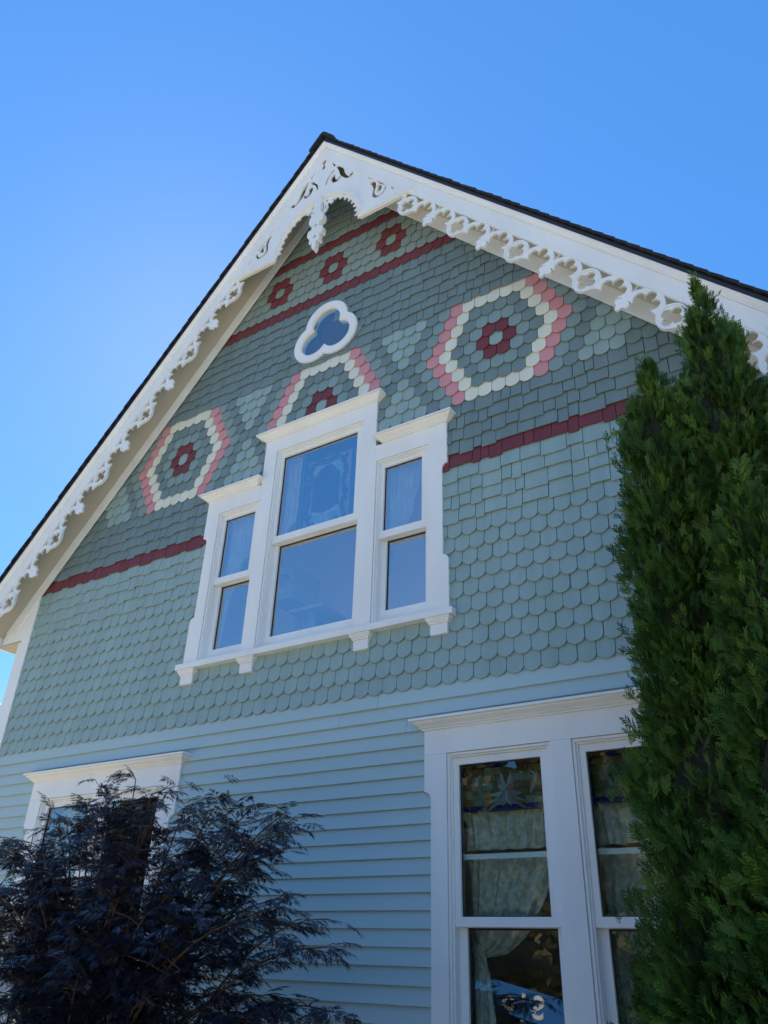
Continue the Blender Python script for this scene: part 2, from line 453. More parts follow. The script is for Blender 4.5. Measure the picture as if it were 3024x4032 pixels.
for kind, name in (('fish', 'scalloped_shingle'), ('square', 'square_shingle')):
    its = sorted([i for i in items if i[3] == kind], key=lambda i: -in_sight(i[0], i[1]) * i[2])
    rest = {}
    for n, (x, z, w, kd, c, h, th) in enumerate(its):
        if n < 300:
            key = (round(w, 4), kd, c, h)
            if key not in cache:
                vs_, fs_ = shingle_geo(w, kd, h, th); cache[key] = MB().add(vs_, fs_).mesh(name, MATS[c])
            link(name, cache[key], wall, (x, 0, z))
        else:
            vs_, fs_ = shingle_geo(w, kd, h, th)
            rest.setdefault(c, MB()).add([(a + x, b, d + z) for a, b, d in vs_], fs_)
    # all further shingles of this kind: one part, one material slot for each paint
    R_ = MB(); idx = []; ml = []
    for c, mb in rest.items():
        ml.append(MATS[c]); idx += [len(ml) - 1] * len(mb.f); R_.add(mb.v, mb.f)
    me = bpy.data.meshes.new(name + 's'); me.from_pydata(R_.v, [], R_.f)
    for q in ml: me.materials.append(q)
    me.polygons.foreach_set('material_index', idx)
    o = link(name + 's', me, wall); o['kind'] = 'stuff'

# ------------------------------------------------------------------ clapboards
zb = [3.336 - 0.1035] + [3.336 - 0.1035 - 0.1030 * i for i in range(1, 32)]
for i, z in enumerate(zb):
    if z < 0.12: break
    zt = 3.339 if i == 0 else zb[i - 1] + .018
    runs = [(XL + .15, XR - .15)]
    for a, b, z0, z1 in ((-7.050, -5.103, .72, 3.02), (-2.709, -0.762, .72, 3.02)):
        if 1.05 < z < 2.57: a += .046; b -= .046
        if z < z1 - .01 and z > z0 - .05:
            nr = []
            for r in runs:
                if a > r[0] and b < r[1]: nr += [(r[0], a), (b, r[1])]
                else: nr.append(r)
            runs = nr
    for r in runs:
        xs = [r[0]]
        if r[1] - r[0] > 2.6: xs.append(r[0] + (r[1] - r[0]) * random.uniform(.3, .7))
        xs.append(r[1])
        for a, b in zip(xs, xs[1:]):
            e = .0014
            vs_ = []
            for x in (a + e, b - e):
                vs_ += [(x, -.001, z + .034), (x, -.020, z), (x, -.027, z + .002), (x, -.012 if i == 0 else -.004, zt), (x, -.001, zt)]
            fs_ = [(0, 1, 2, 3, 4), (9, 8, 7, 6, 5)] + [(k, k + 5, (k + 1) % 5 + 5, (k + 1) % 5) for k in range(5)]
            MB().add(vs_, fs_).build('clapboard', M_SIDE, wall)
# flat band under the bottom row of scallops
MB().box(XL + .15, XR - .15, -.005, -.0005, 3.3395, 3.42).build('band_board', M_SIDE, wall)
# corner boards
MB().box(XL, XL + .150, -.034, -.0005, 0, 5.35).build('corner_board', M_TRIM, house)
MB().box(XL - .034, XL - .0005, -.034, .12, 0, 4.62).build('corner_board', M_TRIM, house)
MB().box(XR - .150, XR, -.034, -.0005, 0, 5.35).build('corner_board', M_TRIM, house)
MB().box(XR + .0005, XR + .034, -.034, .12, 0, 4.62).build('corner_board', M_TRIM, house)

# ------------------------------------------------------------------ trefoil window
MB().plate([[(XC + a, b) for a, b in TRE_BACK], trefoil(.035)], -.031, -.001).build('trefoil_backing', M_D, house)
tw = MB().plate([trefoil(.090), trefoil(.010)], -.052, -.02).build('trefoil_window', M_TRIM, house)
MB().plate([trefoil(.097), trefoil(.0905)], -.044, -.02).build('outer_bead', M_TRIM, tw)
MB().plate([trefoil(.0095), trefoil(.001)], -.040, .03).build('inner_bead', M_TRIM, tw)
MB().plate([trefoil(.004)], -.024, -.020).build('pane', M_GLASS3, tw)

# ------------------------------------------------------------------ windows
CORN = [(0, 0), (.014, .0), (.016, .010), (.026, .013), (.030, .020), (.036, .026), (.048, .034), (.060, .044), (.066, .054), (.070, .056), (.085, .058), (.085, .074), (.080, .077), (0, .082)]
YC = -.038                        # face of the casings
def cornice(parent, x0, x1, z):
    MB().sweep([(o, z + h) for o, h in CORN], ((x0, -.001), (x0, YC), (x1, YC), (x1, -.001))).build('cornice', M_TRIM, parent)
def sash_set(parent, op, g_up, g_lo, rail, gm=None):
    gm = gm or M_GLASS
    """one opening: stop frame, upper sash, lower sash, two panes"""
    x0, x1, z0, z1 = op
    MB().ring((x0 + .003, x1 - .003, z0 + .001, z1 - .003), (x0 + .020, x1 - .020, z0 + .012, z1 - .020), -.026, .06).build('window_stop', M_TRIM, parent)
    MB().ring((x0 + .0205, x1 - .0205, z0 + .0125, z1 - .0205), (x0 + .032, x1 - .032, z0 + .024, z1 - .032), -.010, .09).build('window_stop', M_TRIM, parent)
    a = (x0 + .0325, x1 - .0325)
    us = MB()
    us.ring((a[0], a[1], rail[0], z1 - .0325), g_up, .004, .045)
    us = us.build('upper_sash', M_TRIM, parent)
    MB().ring((g_up[0] + .0002, g_up[1] - .0002, g_up[2] + .0002, g_up[3] - .0002), (g_up[0] + .006, g_up[1] - .006, g_up[2] + .006, g_up[3] - .006), .024, .040).build('gasket', M_DARKGAP, us)
    MB().box(g_up[0] + .004, g_up[1] - .004, .030, .034, g_up[2] + .004, g_up[3] - .004).build('pane', gm, us)
    ls = MB().ring((a[0], a[1], z0 + .0245, rail[1] - .004), g_lo, .052, .092).build('lower_sash', M_TRIM, parent)
    MB().ring((g_lo[0] + .0002, g_lo[1] - .0002, g_lo[2] + .0002, g_lo[3] - .0002), (g_lo[0] + .010, g_lo[1] - .010, g_lo[2] + .006, g_lo[3] - .012), .072, .086).build('gasket', M_DARKGAP, ls)
    MB().box(g_lo[0] + .004, g_lo[1] - .004, .076, .080, g_lo[2] + .004, g_lo[3] - .004).build('pane', gm, ls)
def bracket(parent, x0, x1, zt, zb_):
    b = MB().box(x0 + .012, x1 - .012, -.046, -.001, zb_, zt - .052)
    b = b.build('bracket', M_TRIM, parent)
    pr = [(0, 0), (.012, .004), (.016, .016), (.024, .020), (.030, .034), (.036, .038), (.036, .051), (0, .051)]
    mb = MB().sweep([(o * .8, zt - .0515 + h) for o, h in pr], ((x0 + .012, -.001), (x0 + .012, -.046), (x1 - .012, -.046), (x1 - .012, -.001)))
    mb.build('bracket', M_TRIM, parent)
def notch_l(x, xn, zlo, zhi, zbot, ztop, d=1):
    """outer edge of a casing with a shallow cut-out between zlo and zhi, rounded at both ends; d=1 left edge going up"""
    r = abs(xn - x); o = []
    o += [(x, zbot), (x, zlo)]
    o += [(x + (xn - x) * (1 - math.cos(R(t))), zlo + r * math.sin(R(t))) for t in range(15, 91, 15)]
    o += [(xn + (x - xn) * (1 - math.cos(R(t))), zhi - r + r * math.sin(R(t))) for t in range(0, 91, 15)]
    o += [(x, ztop)]
    return o
G = .0012
# --- the three-part upper window
wu = MB().box(-5.315, -2.465, -.085, -.0005, 3.846, 3.898)
wu = wu.build('triple_window', M_TRIM, house)
jl = notch_l(-5.272, -5.222, 4.315, 5.215, 3.8985, 5.465 - G) + [(-5.105, 5.465 - G), (-5.105, 3.8985)]
MB().plate([jl], YC, -.001).build('jamb', M_TRIM, wu)
jr = notch_l(-2.512, -2.561, 4.322, 5.225, 3.8985, 5.470 - G) + [(-2.690, 5.470 - G), (-2.690, 3.8985)]
MB().plate([jr], YC, -.001).build('jamb', M_TRIM, wu)
MB().box(-5.272, -4.576 - G, YC, -.001, 5.465, 5.636).build('head_board', M_TRIM, wu)
MB().box(-3.235 + G, -2.512, YC, -.001, 5.470, 5.636).build('head_board', M_TRIM, wu)
MB().plate([[(-4.566, 3.8985), (-4.425, 3.8985), (-4.425, 5.988 - G), (-4.575, 5.988 - G), (-4.575, 5.464), (-4.566, 5.464)]], YC, -.001).build('mullion', M_TRIM, wu)
MB().plate([[(-3.382, 3.8985), (-3.224, 3.8985), (-3.224, 5.469), (-3.235, 5.469), (-3.235, 5.988 - G), (-3.382, 5.988 - G)]], YC, -.001).build('mullion', M_TRIM, wu)
MB().box(-4.575, -3.235, YC, -.001, 5.988, 6.145).build('head_board', M_TRIM, wu)
cornice(wu, -5.270, -4.632, 5.636); cornice(wu, -3.142, -2.512, 5.636); cornice(wu, -4.575, -3.237, 6.145)
for x0, x1 in ((-5.275, -5.105), (-4.565, -4.403), (-3.378, -3.216), (-2.682, -2.513)): bracket(wu, x0, x1, 3.8455, 3.712)
sash_set(wu, WIN_UP[0], (-5.040, -4.650, 4.748, 5.392), (-5.023, -4.663, 4.036, 4.676), (4.683, 4.748))
sash_set(wu, WIN_UP[1], (-4.358, -3.472, 5.022, 5.918), (-4.345, -3.462, 4.040, 4.945), (4.952, 5.022))
sash_set(wu, WIN_UP[2], (-3.160, -2.776, 4.758, 5.403), (-3.143, -2.764, 4.046, 4.686), (4.690, 4.758))
# --- the two paired windows below
def pair_window(xo0, xo1, ops, gm):
    w = MB().box(xo0 - .03, xo1 + .03, -.085, -.0005, .735, .79).build('paired_window', M_TRIM, house)
    zb_ = .7905
    jl = notch_l(xo0, xo0 + .050, 1.05, 2.606, zb_, 2.850 - G) + [(ops[0][0], 2.850 - G), (ops[0][0], zb_)]
    jr = notch_l(xo1, xo1 - .050, 1.05, 2.606, zb_, 2.850 - G) + [(ops[1][1], 2.850 - G), (ops[1][1], zb_)]
    MB().plate([jl], YC, -.001).build('jamb', M_TRIM, w); MB().plate([jr], YC, -.001).build('jamb', M_TRIM, w)
    MB().box(ops[0][1], ops[1][0], YC, -.001, zb_, 2.850 - G).build('mullion', M_TRIM, w)
    MB().box(xo0, xo1, YC, -.001, 2.850, 3.014).build('head_board', M_TRIM, w)
    cornice(w, xo0, xo1, 3.014)
    for o in ops:
        sash_set(w, o, (o[0] + .072, o[1] - .090, 1.859, 2.772), (o[0] + .086, o[1] - .075, .895, 1.802), (1.805, 1.859), gm)
    for x in (xo0 + .002, (ops[0][1] + ops[1][0]) / 2 - .085, xo1 - .172): bracket(w, x, x + .17, .7345, .60)
    return w
pair_window(-2.722, -0.749, WIN_LR, M_GLASS2)
pair_window(-7.063, -5.090, WIN_LL, M_GLASS3)

# ------------------------------------------------------------------ roof
roof = empty('roof', (XC, 0, ZA)); roof.parent = house; roof.matrix_parent_inverse = Matrix.Translation(-Vector(house.location))
def rlink(o): return o
def rbuild(mb, name, m, parent=None):
    o = link(name, mb.mesh(name, m)); o.parent = parent or roof
    o.matrix_parent_inverse = (Matrix.Translation(-Vector(roof.location)) if (parent is None) else Matrix.Identity(4)); return o
for sd in (-1, 1):
    quad = lambda u0, u1, v0, v1: [P(u0, v0, sd), P(u1, v0, sd), P(u1, v1, sd), P(u0, v1, sd)]
    full = lambda v0, v1, u1=UEND: [P(S * v0, v0, sd), P(u1, v0, sd), P(u1, v1, sd), P(S * v1, v1, sd)]
    rbuild(MB().plate([full(-.02, .128)], -.325, YB + .3), 'roof_deck', M_SUB)
    rbuild(MB().plate([full(.1285, .143)], -.324, YB + .3), 'soffit', M_SOFF)
    rbuild(MB().plate([full(-.036, -.0205, UEND + .02)], -.386, -.30), 'drip_edge', M_DRIP)
    rbuild(MB().plate([full(-.026, .004, UEND + .012)], -.397, -.3865), 'drip_edge', M_DRIP)
    # courses of asphalt shingles, each a little proud of the one below
    u = 0.02; kk = 0
    while u < UEND - .02:
        u1 = min(u + .150, UEND + .03); j = random.uniform(-.004, .004); t = random.uniform(-.004, .006)
        q = [P(u + S * -.05, -.048, sd), P(u1, -.060 - t * .5, sd), P(u1, -.0365, sd), P(u + S * -.0365, -.0365, sd)]
        rbuild(MB().plate([q], -.418 + j, YB + .34), 'shingle_course', M_ROOF)
        u += .128
    # bargeboard and its crown moulding
    for ua, ub in ((None, 3.35), (3.352, 5.62), (5.622, UEND)):
        q = [P(S * .054 if ua is None else ua, .054, sd), P(ub, .054, sd), P(ub, .190, sd), P(S * .190 if ua is None else ua, .190, sd)]
        rbuild(MB().plate([q], YR, -.326), 'bargeboard', M_TRIM)
cap = MB()
for i, dz in enumerate((0,)):
    hull = [(XC - .19, ZA - .105), (XC - .17, ZA - .125), (XC, ZA + .072), (XC + .17, ZA - .125), (XC + .19, ZA - .105), (XC + .17, ZA - .07), (XC + .03, ZA + .105), (XC, ZA + .118), (XC - .03, ZA + .105), (XC - .17, ZA - .07)]
    cap.plate([hull], -.436, YB + .35)
rbuild(cap, 'ridge_cap', M_ROOF)

rake_trim = {}
def lace_loops():
    """one repeat of the fretwork, in (u, v): a ring with a four-lobed cut, two cusped arches, half a pendant at each end"""
    L2 = .43125
    half = [(0, .437), (.040, .430), (.075, .408), (.100, .378), (.125, .356), (.155, .347), (.183, .344),
            (.160, .322), (.150, .295), (.156, .264), (.176, .245), (.202, .242), (.222, .254), (.235, .272),
            (.222, .246), (.230, .216), (.248, .199), (.268, .195), (.288, .199), (.306, .216), (.314, .246), (.301, .272),
            (.314, .254), (.334, .242), (.360, .245), (.380, .264), (.386, .295), (.376, .322), (.356, .346),
            (.372, .347), (.388, .338), (.397, .348), (.383, .352), (.370, .366), (.366, .388), (.377, .404), (.394, .404), (.408, .412), (.410, .432), (.420, .446), (L2, .452)]
    top = .170
    outer = half + [(L2, top), (-L2, top)] + [(-a, b) for a, b in reversed(half)][:-1]
    spand = [(-.200, .191), (.200, .191), (.165, .208), (.132, .236), (.112, .262)]
    ringc = [(.118 * math.sin(R(t)), .322 - .118 * math.cos(R(t))) for t in range(48, -49, -8)]
    hole1 = spand + ringc + [(-.112, .262), (-.132, .236), (-.165, .208)]
    hole2 = [(.336, .191), (L2 - .0006, .191), (L2 - .0006, .270), (.420, .256), (.405, .238), (.385, .218), (.362, .203)]
    hole3 = [(-a, b) for a, b in hole2]
    qf = []
    for q in range(4):
        a = 45 + 90 * q if False else 90 * q
        cx, cz = .048 * math.cos(R(a)), .322 + .048 * math.sin(R(a))
        for t in range(-125, 126, 25): qf.append((cx + .039 * math.cos(R(a + t)), cz + .039 * math.sin(R(a + t))))
    return outer, [hole1, hole2, hole3, qf]
LO, LH = lace_loops()
lace_mesh = {}
for sd in (-1, 1):
    cv = lambda pts, u0: [P(u0 + a, b, sd) for a, b in pts]
    base = empty('rake_moulding_group') if False else None
    # crown moulding on the bargeboard: stepped and coved strips
    cm = MB(); pr = [(.0045, -.330), (.0045, -.394), (.016, -.394), (.018, -.389), (.022, -.388), (.030, -.383), (.037, -.374), (.041, -.366), (.044, -.363), (.053, -.363), (.053, -.330)]
    k = len(pr)
    cm.add([(P(S * v, v, sd)[0], y, P(S * v, v, sd)[1]) for v, y in pr] + [(P(UEND, v, sd)[0], y, P(UEND, v, sd)[1]) for v, y in pr],
           [(i, (i + 1) % k, (i + 1) % k + k, i + k) for i in range(k)] + [tuple(range(k, 2 * k))])
    rbuild(cm, 'crown_moulding', M_TRIM)
    st = MB().plate([[P(S * .1905, .1905, sd), P(UEND, .1905, sd), P(UEND, .1985, sd), P(S * .1985, .1985, sd)]], YR + .004, -.327)
    rbuild(st, 'lower_bead', M_TRIM)
    # rake frieze on the wall
    f = MB().plate([[P(S * .144, .144, sd), P(UEND - .06, .144, sd), P(UEND - .12, .283, sd), P(S * .283, .283, sd)]], -.046, -.0345)
    rbuild(f, 'rake_frieze', M_TRIM)
    for kk in range(6):
        u0 = 2.205 + .8625 * kk
        mb = MB().plate([cv(LO, u0)] + [cv(h, u0) for h in LH], -.350, -.3275)
        rg = [P(u0 + .113 * math.sin(R(t)), .322 + .113 * math.cos(R(t)), sd) for t in range(0, 360, 12)]
        ri = [P(u0 + .097 * math.sin(R(t)), .322 + .097 * math.cos(R(t)), sd) for t in range(0, 360, 12)]
        mb.plate([rg, ri], -.357, -.351)
        if kk: rbuild(mb, 'fretwork_repeat', M_TRIM)
        else:
            rbuild(mb, 'fretwork_repeat', M_TRIM)
# boxed eaves at the two lower corners
for sd in (-1, 1):
    xe = P(UEND, .13, sd)[0]; xw = XL if sd < 0 else XR
    a, b = sorted((xe, xw))
    ze = 4.60
    rbuild(MB().box(a, b, -.0445, YB, ze, ze + .018), 'eave_soffit', M_SOFF)
    tri = [(xw, ze + .019), (xe + sd * -.01, ze + .019), P(UEND - .02, .145, sd), (xw, ZA - .146 * NN - S * abs(xw - XC))]
    rbuild(MB().plate([tri], -.0340, -.010), 'eave_return', M_TRIM)
    x2 = xe + sd * .022; a, b = sorted((xe + sd * .0005, x2))
    zt = P(UEND, -.02, sd)[1]
    rbuild(MB().box(a, b, -.3245, YB + .3, ze - .012, zt), 'eave_fascia', M_TRIM)

# ------------------------------------------------------------------ carved panel in the peak
pk = empty('peak_ornament', (XC, YR, 9.0)); pk.parent = house; pk.matrix_parent_inverse = Matrix.Translation(-Vector(house.location))
def pbuild(mb, name, m=M_TRIM):
    o = link(name, mb.mesh(name, m)); o.parent = pk; o.matrix_parent_inverse = Matrix.Translation(-Vector(pk.location)); return o
px = lambda pts: [(XC + a, b) for a, b in pts]
mir = lambda pts: [(-a, b) for a, b in pts]
k_ = .00125
SC = [stroke([(.062, 9.345), (.070, 9.400), (.098, 9.462), (.140, 9.507), (.158, 9.540)], [.013, .013, .014, .018, .018], 1.25),
      [(.116, 9.675), (.132, 9.706), (.165, 9.706), (.186, 9.665), (.180, 9.618), (.165, 9.592), (.143, 9.647)],
      stroke([(.192, 9.575), (.215, 9.562), (.251, 9.511), (.279, 9.433), (.299, 9.370), (.342, 9.300), (.382, 9.267), (.413, 9.274), (.428, 9.304)], [.008, .016, .028, .036, .028, .020, .018, .024, .030], 1.25),
      stroke([(.252, 9.372), (.250, 9.344), (.230, 9.320), (.193, 9.323), (.164, 9.367), (.160, 9.419), (.182, 9.432)], [.012, .018, .022, .026, .028, .030, .026], 1.25),
      stroke([(.697, 8.922), (.725, 8.923), (.745, 8.871), (.750, 8.817), (.740, 8.761), (.742, 8.705), (.777, 8.662), (.830, 8.652), (.869, 8.676), (.889, 8.722), (.896, 8.752)], [.022, .026, .024, .018, .016, .020, .018, .014, .012, .014, .010], 1.25),
      stroke([(.788, 8.804), (.800, 8.818), (.818, 8.792), (.814, 8.751), (.791, 8.741)], [.012, .020, .026, .026, .018], 1.25),
      stroke([(.653, 9.095), (.701, 9.036), (.777, 8.946), (.845, 8.850), (.895, 8.800)], [.012, .026, .016, .026, .020], 1.25),
      [(.925, 8.775), (1.040, 8.632), (.985, 8.640)]]
DI = [(.0, 9.860), (.036, 9.800), (.006, 9.756), (.022, 9.702), (.016, 9.662), (-.016, 9.662), (-.022, 9.702), (-.006, 9.756), (-.036, 9.800)]
sl_ = lambda d: 9.965 - S * d
outer = [(0, 9.965), (1.262, sl_(1.262)), (1.262, 8.440), (.585, 8.440), (.565, 8.540)] + arc(0, 8.54, .565, 6, 174, 40) + [(-.565, 8.540), (-.585, 8.440), (-1.262, 8.440), (-1.262, sl_(1.262))]
pbuild(MB().plate([px(outer), px(DI)] + [px(s) for s in SC] + [px(mir(s)) for s in SC], -.347, -.327), 'scroll_panel')
pbuild(MB().plate([px(arc(0, 8.54, .605, 0, 180, 48) + arc(0, 8.54, .567, 180, 0, 48))], -.364, -.3475), 'arch_moulding')
pbuild(MB().plate([px(arc(0, 8.54, .594, 0, 180, 48) + arc(0, 8.54, .578, 180, 0, 48))], -.372, -.3645), 'arch_moulding')
# toothed edge inside the arch
teeth = arc(0, 8.54, .5645, 0, 180, 60)
NT = 19
inner_e = []
for i in range(NT):
    a0 = 180 - 180 * i / NT
    right = i >= NT / 2
    for t in range(7):
        f = t / 6; rr = .500 + .036 * (1 - (2 * f - 1) ** 2) ** .5
        inner_e.append((rr * math.cos(R(a0 - 180 / NT * f)), 8.54 + rr * math.sin(R(a0 - 180 / NT * f))))
pbuild(MB().plate([px(teeth + inner_e)], -.345, -.328), 'scalloped_edge')
for sd in (-1, 1):
    rail = sorted((XC + sd * .56, XC + sd * 1.235))
    pbuild(MB().box(rail[0], rail[1], -.362, -.3475, 8.440, 8.486), 'base_rail')
    pbuild(MB().box(rail[0] + .006, rail[1] - .006, -.375, -.3625, 8.452, 8.474), 'base_rail')
    leaf = [(.058, 9.100), (.150, 9.085), (.235, 9.035), (.225, 9.005), (.180, 9.030), (.190, 8.985), (.150, 8.965), (.128, 9.005), (.105, 8.985), (.125, 8.940), (.098, 8.880), (.058, 8.850)]
    leaf = [(sd * a, b) for a, b in leaf]
    hl = [(sd * a, b) for a, b in ((.085, 9.075), (.135, 9.062), (.110, 9.030), (.085, 9.035))]; h2 = [(sd * a, b) for a, b in ((.075, 8.985), (.098, 8.968), (.088, 8.915), (.075, 8.92))]
    pbuild(MB().plate([px(leaf), px(hl), px(h2)], -.343, -.329), 'leaf_bracket')
pd = [(.054, 9.115), (.054, 8.880), (.085, 8.860), (.095, 8.830), (.125, 8.835), (.150, 8.800), (.160, 8.745), (.135, 8.700), (.090, 8.690), (.068, 8.670), (.075, 8.630), (.105, 8.605), (.140, 8.610), (.162, 8.575), (.165, 8.520), (.140, 8.490), (.105, 8.500), (.098, 8.460), (.115, 8.405), (.085, 8.385), (.050, 8.400), (.035, 8.360), (.038, 8.310), (.0, 8.262)]
pd = [(a * (.74 if b > 8.85 else .64), b) for a, b in pd]
pdl = pd + [(-a, b) for a, b in reversed(pd[:-1])]
hole = lambda c, r: [(0, c + r * 1.5), (r * .5, c + r * .5), (r, c), (r * .5, c - r * .5), (0, c - r * 1.5), (-r * .5, c - r * .5), (-r, c), (-r * .5, c + r * .5)]
pbuild(MB().plate([px(pdl), px(hole(8.655, .022)), px(hole(8.475, .024))], -.382, -.318), 'pendant')

# ------------------------------------------------------------------ behind the glass
def cloth(name, loops_fn, m, y, amp, freq, label, cat='curtain', group=None, n=(60, 50)):
    """hanging cloth on a fine grid: loops_fn(s, t) -> (x, z, keep)"""
    vs_, fs_ = [], []; ok = {}
    nx, nz_ = n
    for j in range(nz_ + 1):
        for i in range(nx + 1):
            x, z = loops_fn(i / nx, j / nz_)
            ph = freq * (i / nx) + .5 * math.sin(3 * j / nz_ + i * .13)
            vs_.append((x, y + 1.7 * amp * math.sin(ph) * (.5 + .5 * j / nz_) + amp * .6 * math.sin(ph * 2.3 + 1), z))
    for j in range(nz_):
        for i in range(nx):
            a = j * (nx + 1) + i; fs_.append((a, a + 1, a + nx + 2, a + nx + 1))
    me = bpy.data.meshes.new(name); me.from_pydata(vs_, [], fs_); me.shade_smooth(); me.materials.append(m)
    o = link(name, me); tag(o, label, cat, group); return o
def interp(pts, t):
    t = max(0, min(1, t)) * (len(pts) - 1); i = min(int(t), len(pts) - 2); f = t - i
    return pts[i][0] + (pts[i + 1][0] - pts[i][0]) * f, pts[i][1] + (pts[i + 1][1] - pts[i][1]) * f
def between(lp, rp, jag=.006):
    rnd = [random.uniform(-jag, jag) for _ in range(200)]
    def f(s, t):
        a = interp(lp, t); b = interp(rp, t)
        x = a[0] + (b[0] - a[0]) * s; z = a[1] + (b[1] - a[1]) * s
        if s > .95: x += rnd[int(t * 199)]
        return x, z
    return f
cloth('sheer_curtain', between([(-5.10, 5.47), (-5.10, 5.1), (-5.10, 4.60), (-5.10, 4.10)], [(-4.70, 5.47), (-4.76, 5.28), (-4.79, 5.20), (-4.76, 5.10), (-4.80, 5.02), (-4.87, 4.95), (-4.90, 4.86), (-4.92, 4.78), (-5.00, 4.5), (-5.04, 4.1)]), M_SHEER, .150, .014, 26, 'sheer white tied-back curtain in the left sash of the triple window')
cloth('sheer_curtain', between([(-4.43, 5.99), (-4.43, 5.6), (-4.42, 5.3), (-4.42, 5.06)], [(-4.215, 5.97), (-4.23, 5.70), (-4.225, 5.4), (-4.235, 5.20), (-4.30, 5.17), (-4.34, 5.12), (-4.40, 5.06)]), M_SHEER, .150, .014, 18, 'narrow sheer curtain beside the stained glass in the tall centre window')
cloth('sheer_curtain', between([(-3.215, 5.48), (-3.21, 5.1), (-3.20, 4.9), (-3.19, 4.6), (-3.19, 4.45)], [(-2.86, 5.47), (-2.89, 5.2), (-2.94, 5.09), (-2.935, 5.0), (-3.0, 4.90), (-3.03, 4.83), (-3.07, 4.75), (-3.11, 4.6), (-3.15, 4.45)]), M_SHEER, .150, .014, 28, 'sheer white tied-back curtain in the right sash of the triple window')
cloth('sheer_curtain', between([(-2.875, 5.47), (-2.875, 5.25), (-2.855, 5.05), (-2.84, 4.80)], [(-2.72, 5.47), (-2.72, 5.2), (-2.72, 5.0), (-2.72, 4.78)]), M_SHEER, .150, .010, 10, 'narrow strip of sheer curtain at the far right of the triple window')
# lower right: lace valance and tied swag in both lights
for i, dx in enumerate((0, .885)):
    side = ('nearest the clapboards', 'next to the evergreens')[i]
    cloth('lace_valance', between([(-2.53 + dx, 2.52), (-2.52 + dx, 2.40), (-2.515 + dx, 2.254)], [(-1.86 + dx, 2.52), (-1.87 + dx, 2.4), (-1.885 + dx, 2.252)], 0), M_LACE, .165, .016, 34, 'gathered lace valance in the lower right window light ' + side)
    cloth('lace_swag', between([(-2.53 + dx, 2.215), (-2.52 + dx, 2.1), (-2.51 + dx, 1.82), (-2.47 + dx, 1.70)], [(-1.87 + dx, 2.215), (-1.90 + dx, 2.17), (-1.945 + dx, 2.08), (-2.035 + dx, 1.934), (-2.121 + dx, 1.798), (-2.20 + dx, 1.722), (-2.29 + dx, 1.668), (-2.41 + dx, 1.645)]), M_LACE, .215, .014, 26, 'lace curtain drawn to a tie-back in the lower right window light ' + side)
    cloth('lace_drape', between([(-2.51 + dx, 1.74), (-2.52 + dx, 1.3), (-2.52 + dx, .85)], [(-2.43 + dx, 1.68), (-2.40 + dx, 1.55), (-2.38 + dx, 1.4), (-2.37 + dx, 1.2), (-2.36 + dx, .85)]), M_LACE, .225, .014, 12, 'hanging tail of the lace curtain in the lower right window light ' + side)
    b = MB().box(-2.545 + dx, -1.815 + dx, .100, .112, 2.192, 2.224).build('inner_storm_bar', M_TRIM, house)
# lower left: plain sheers
for i, (a, b) in enumerate(((-6.87, -6.62), (-5.98, -5.75))):
    cloth('sheer_curtain', between([(a, 2.83), (a, .85)], [(b, 2.83), (b - .1, 1.4), (b - .12, .85)]), M_LACE, .20, .015, 20, 'plain sheer curtain in the lower left window behind the dark shrub, ' + ('outer light' if i == 0 else 'inner light'))

# stained glass panels
def sg(name, col, tr=.5):
    M = mat('stained_' + name, col, 0.25, 0.18, 14, 0.15, 40, trans=tr); return M
SG = {n: sg(n, c) for n, c in dict(cobalt=(.02, .035, .20), sky=(.50, .78, .90), milk=(.86, .92, .92), lilac=(.62, .58, .80), rose=(.50, .26, .20), olive=(.16, .17, .07), sage=(.24, .31, .22), umber=(.17, .10, .055), teal=(.06, .20, .24), navy=(.025, .07, .15)).items()}
SGU = SG
SG = {n: sg('muted_' + n, c) for n, c in dict(cobalt=(.02, .035, .22), sky=(.26, .42, .46), milk=(.50, .56, .50), lilac=(.38, .33, .42), rose=(.50, .27, .20), olive=(.20, .21, .09), sage=(.30, .37, .26), umber=(.24, .15, .08), navy=(.03, .08, .17)).items()}
M_LEAD = mat('lead_came', (.035, .04, .045), .5, .1, 10)
def petal(cx, cz, ln, wd, ang, bend=.0, n=5):
    l, r = [], []
    for i in range(n + 1):
        t = i / n; w = wd * math.sin(math.pi * (.12 + .80 * t)) / 2; b = bend * math.sin(math.pi * t)
        l.append((t * ln, b + w)); r.append((t * ln, b - w))
    c, s = math.cos(R(ang)), math.sin(R(ang))
    return [(cx + a * c - b * s, cz + a * s + b * c) for a, b in l + r[::-1]]
def pane_piece(parent, loop, m, y):
    MB().plate([loop], y, y + .003).build('glass_piece', m, parent)
    # lead line around the piece
    cx = sum(p[0] for p in loop) / len(loop); cz = sum(p[1] for p in loop) / len(loop)
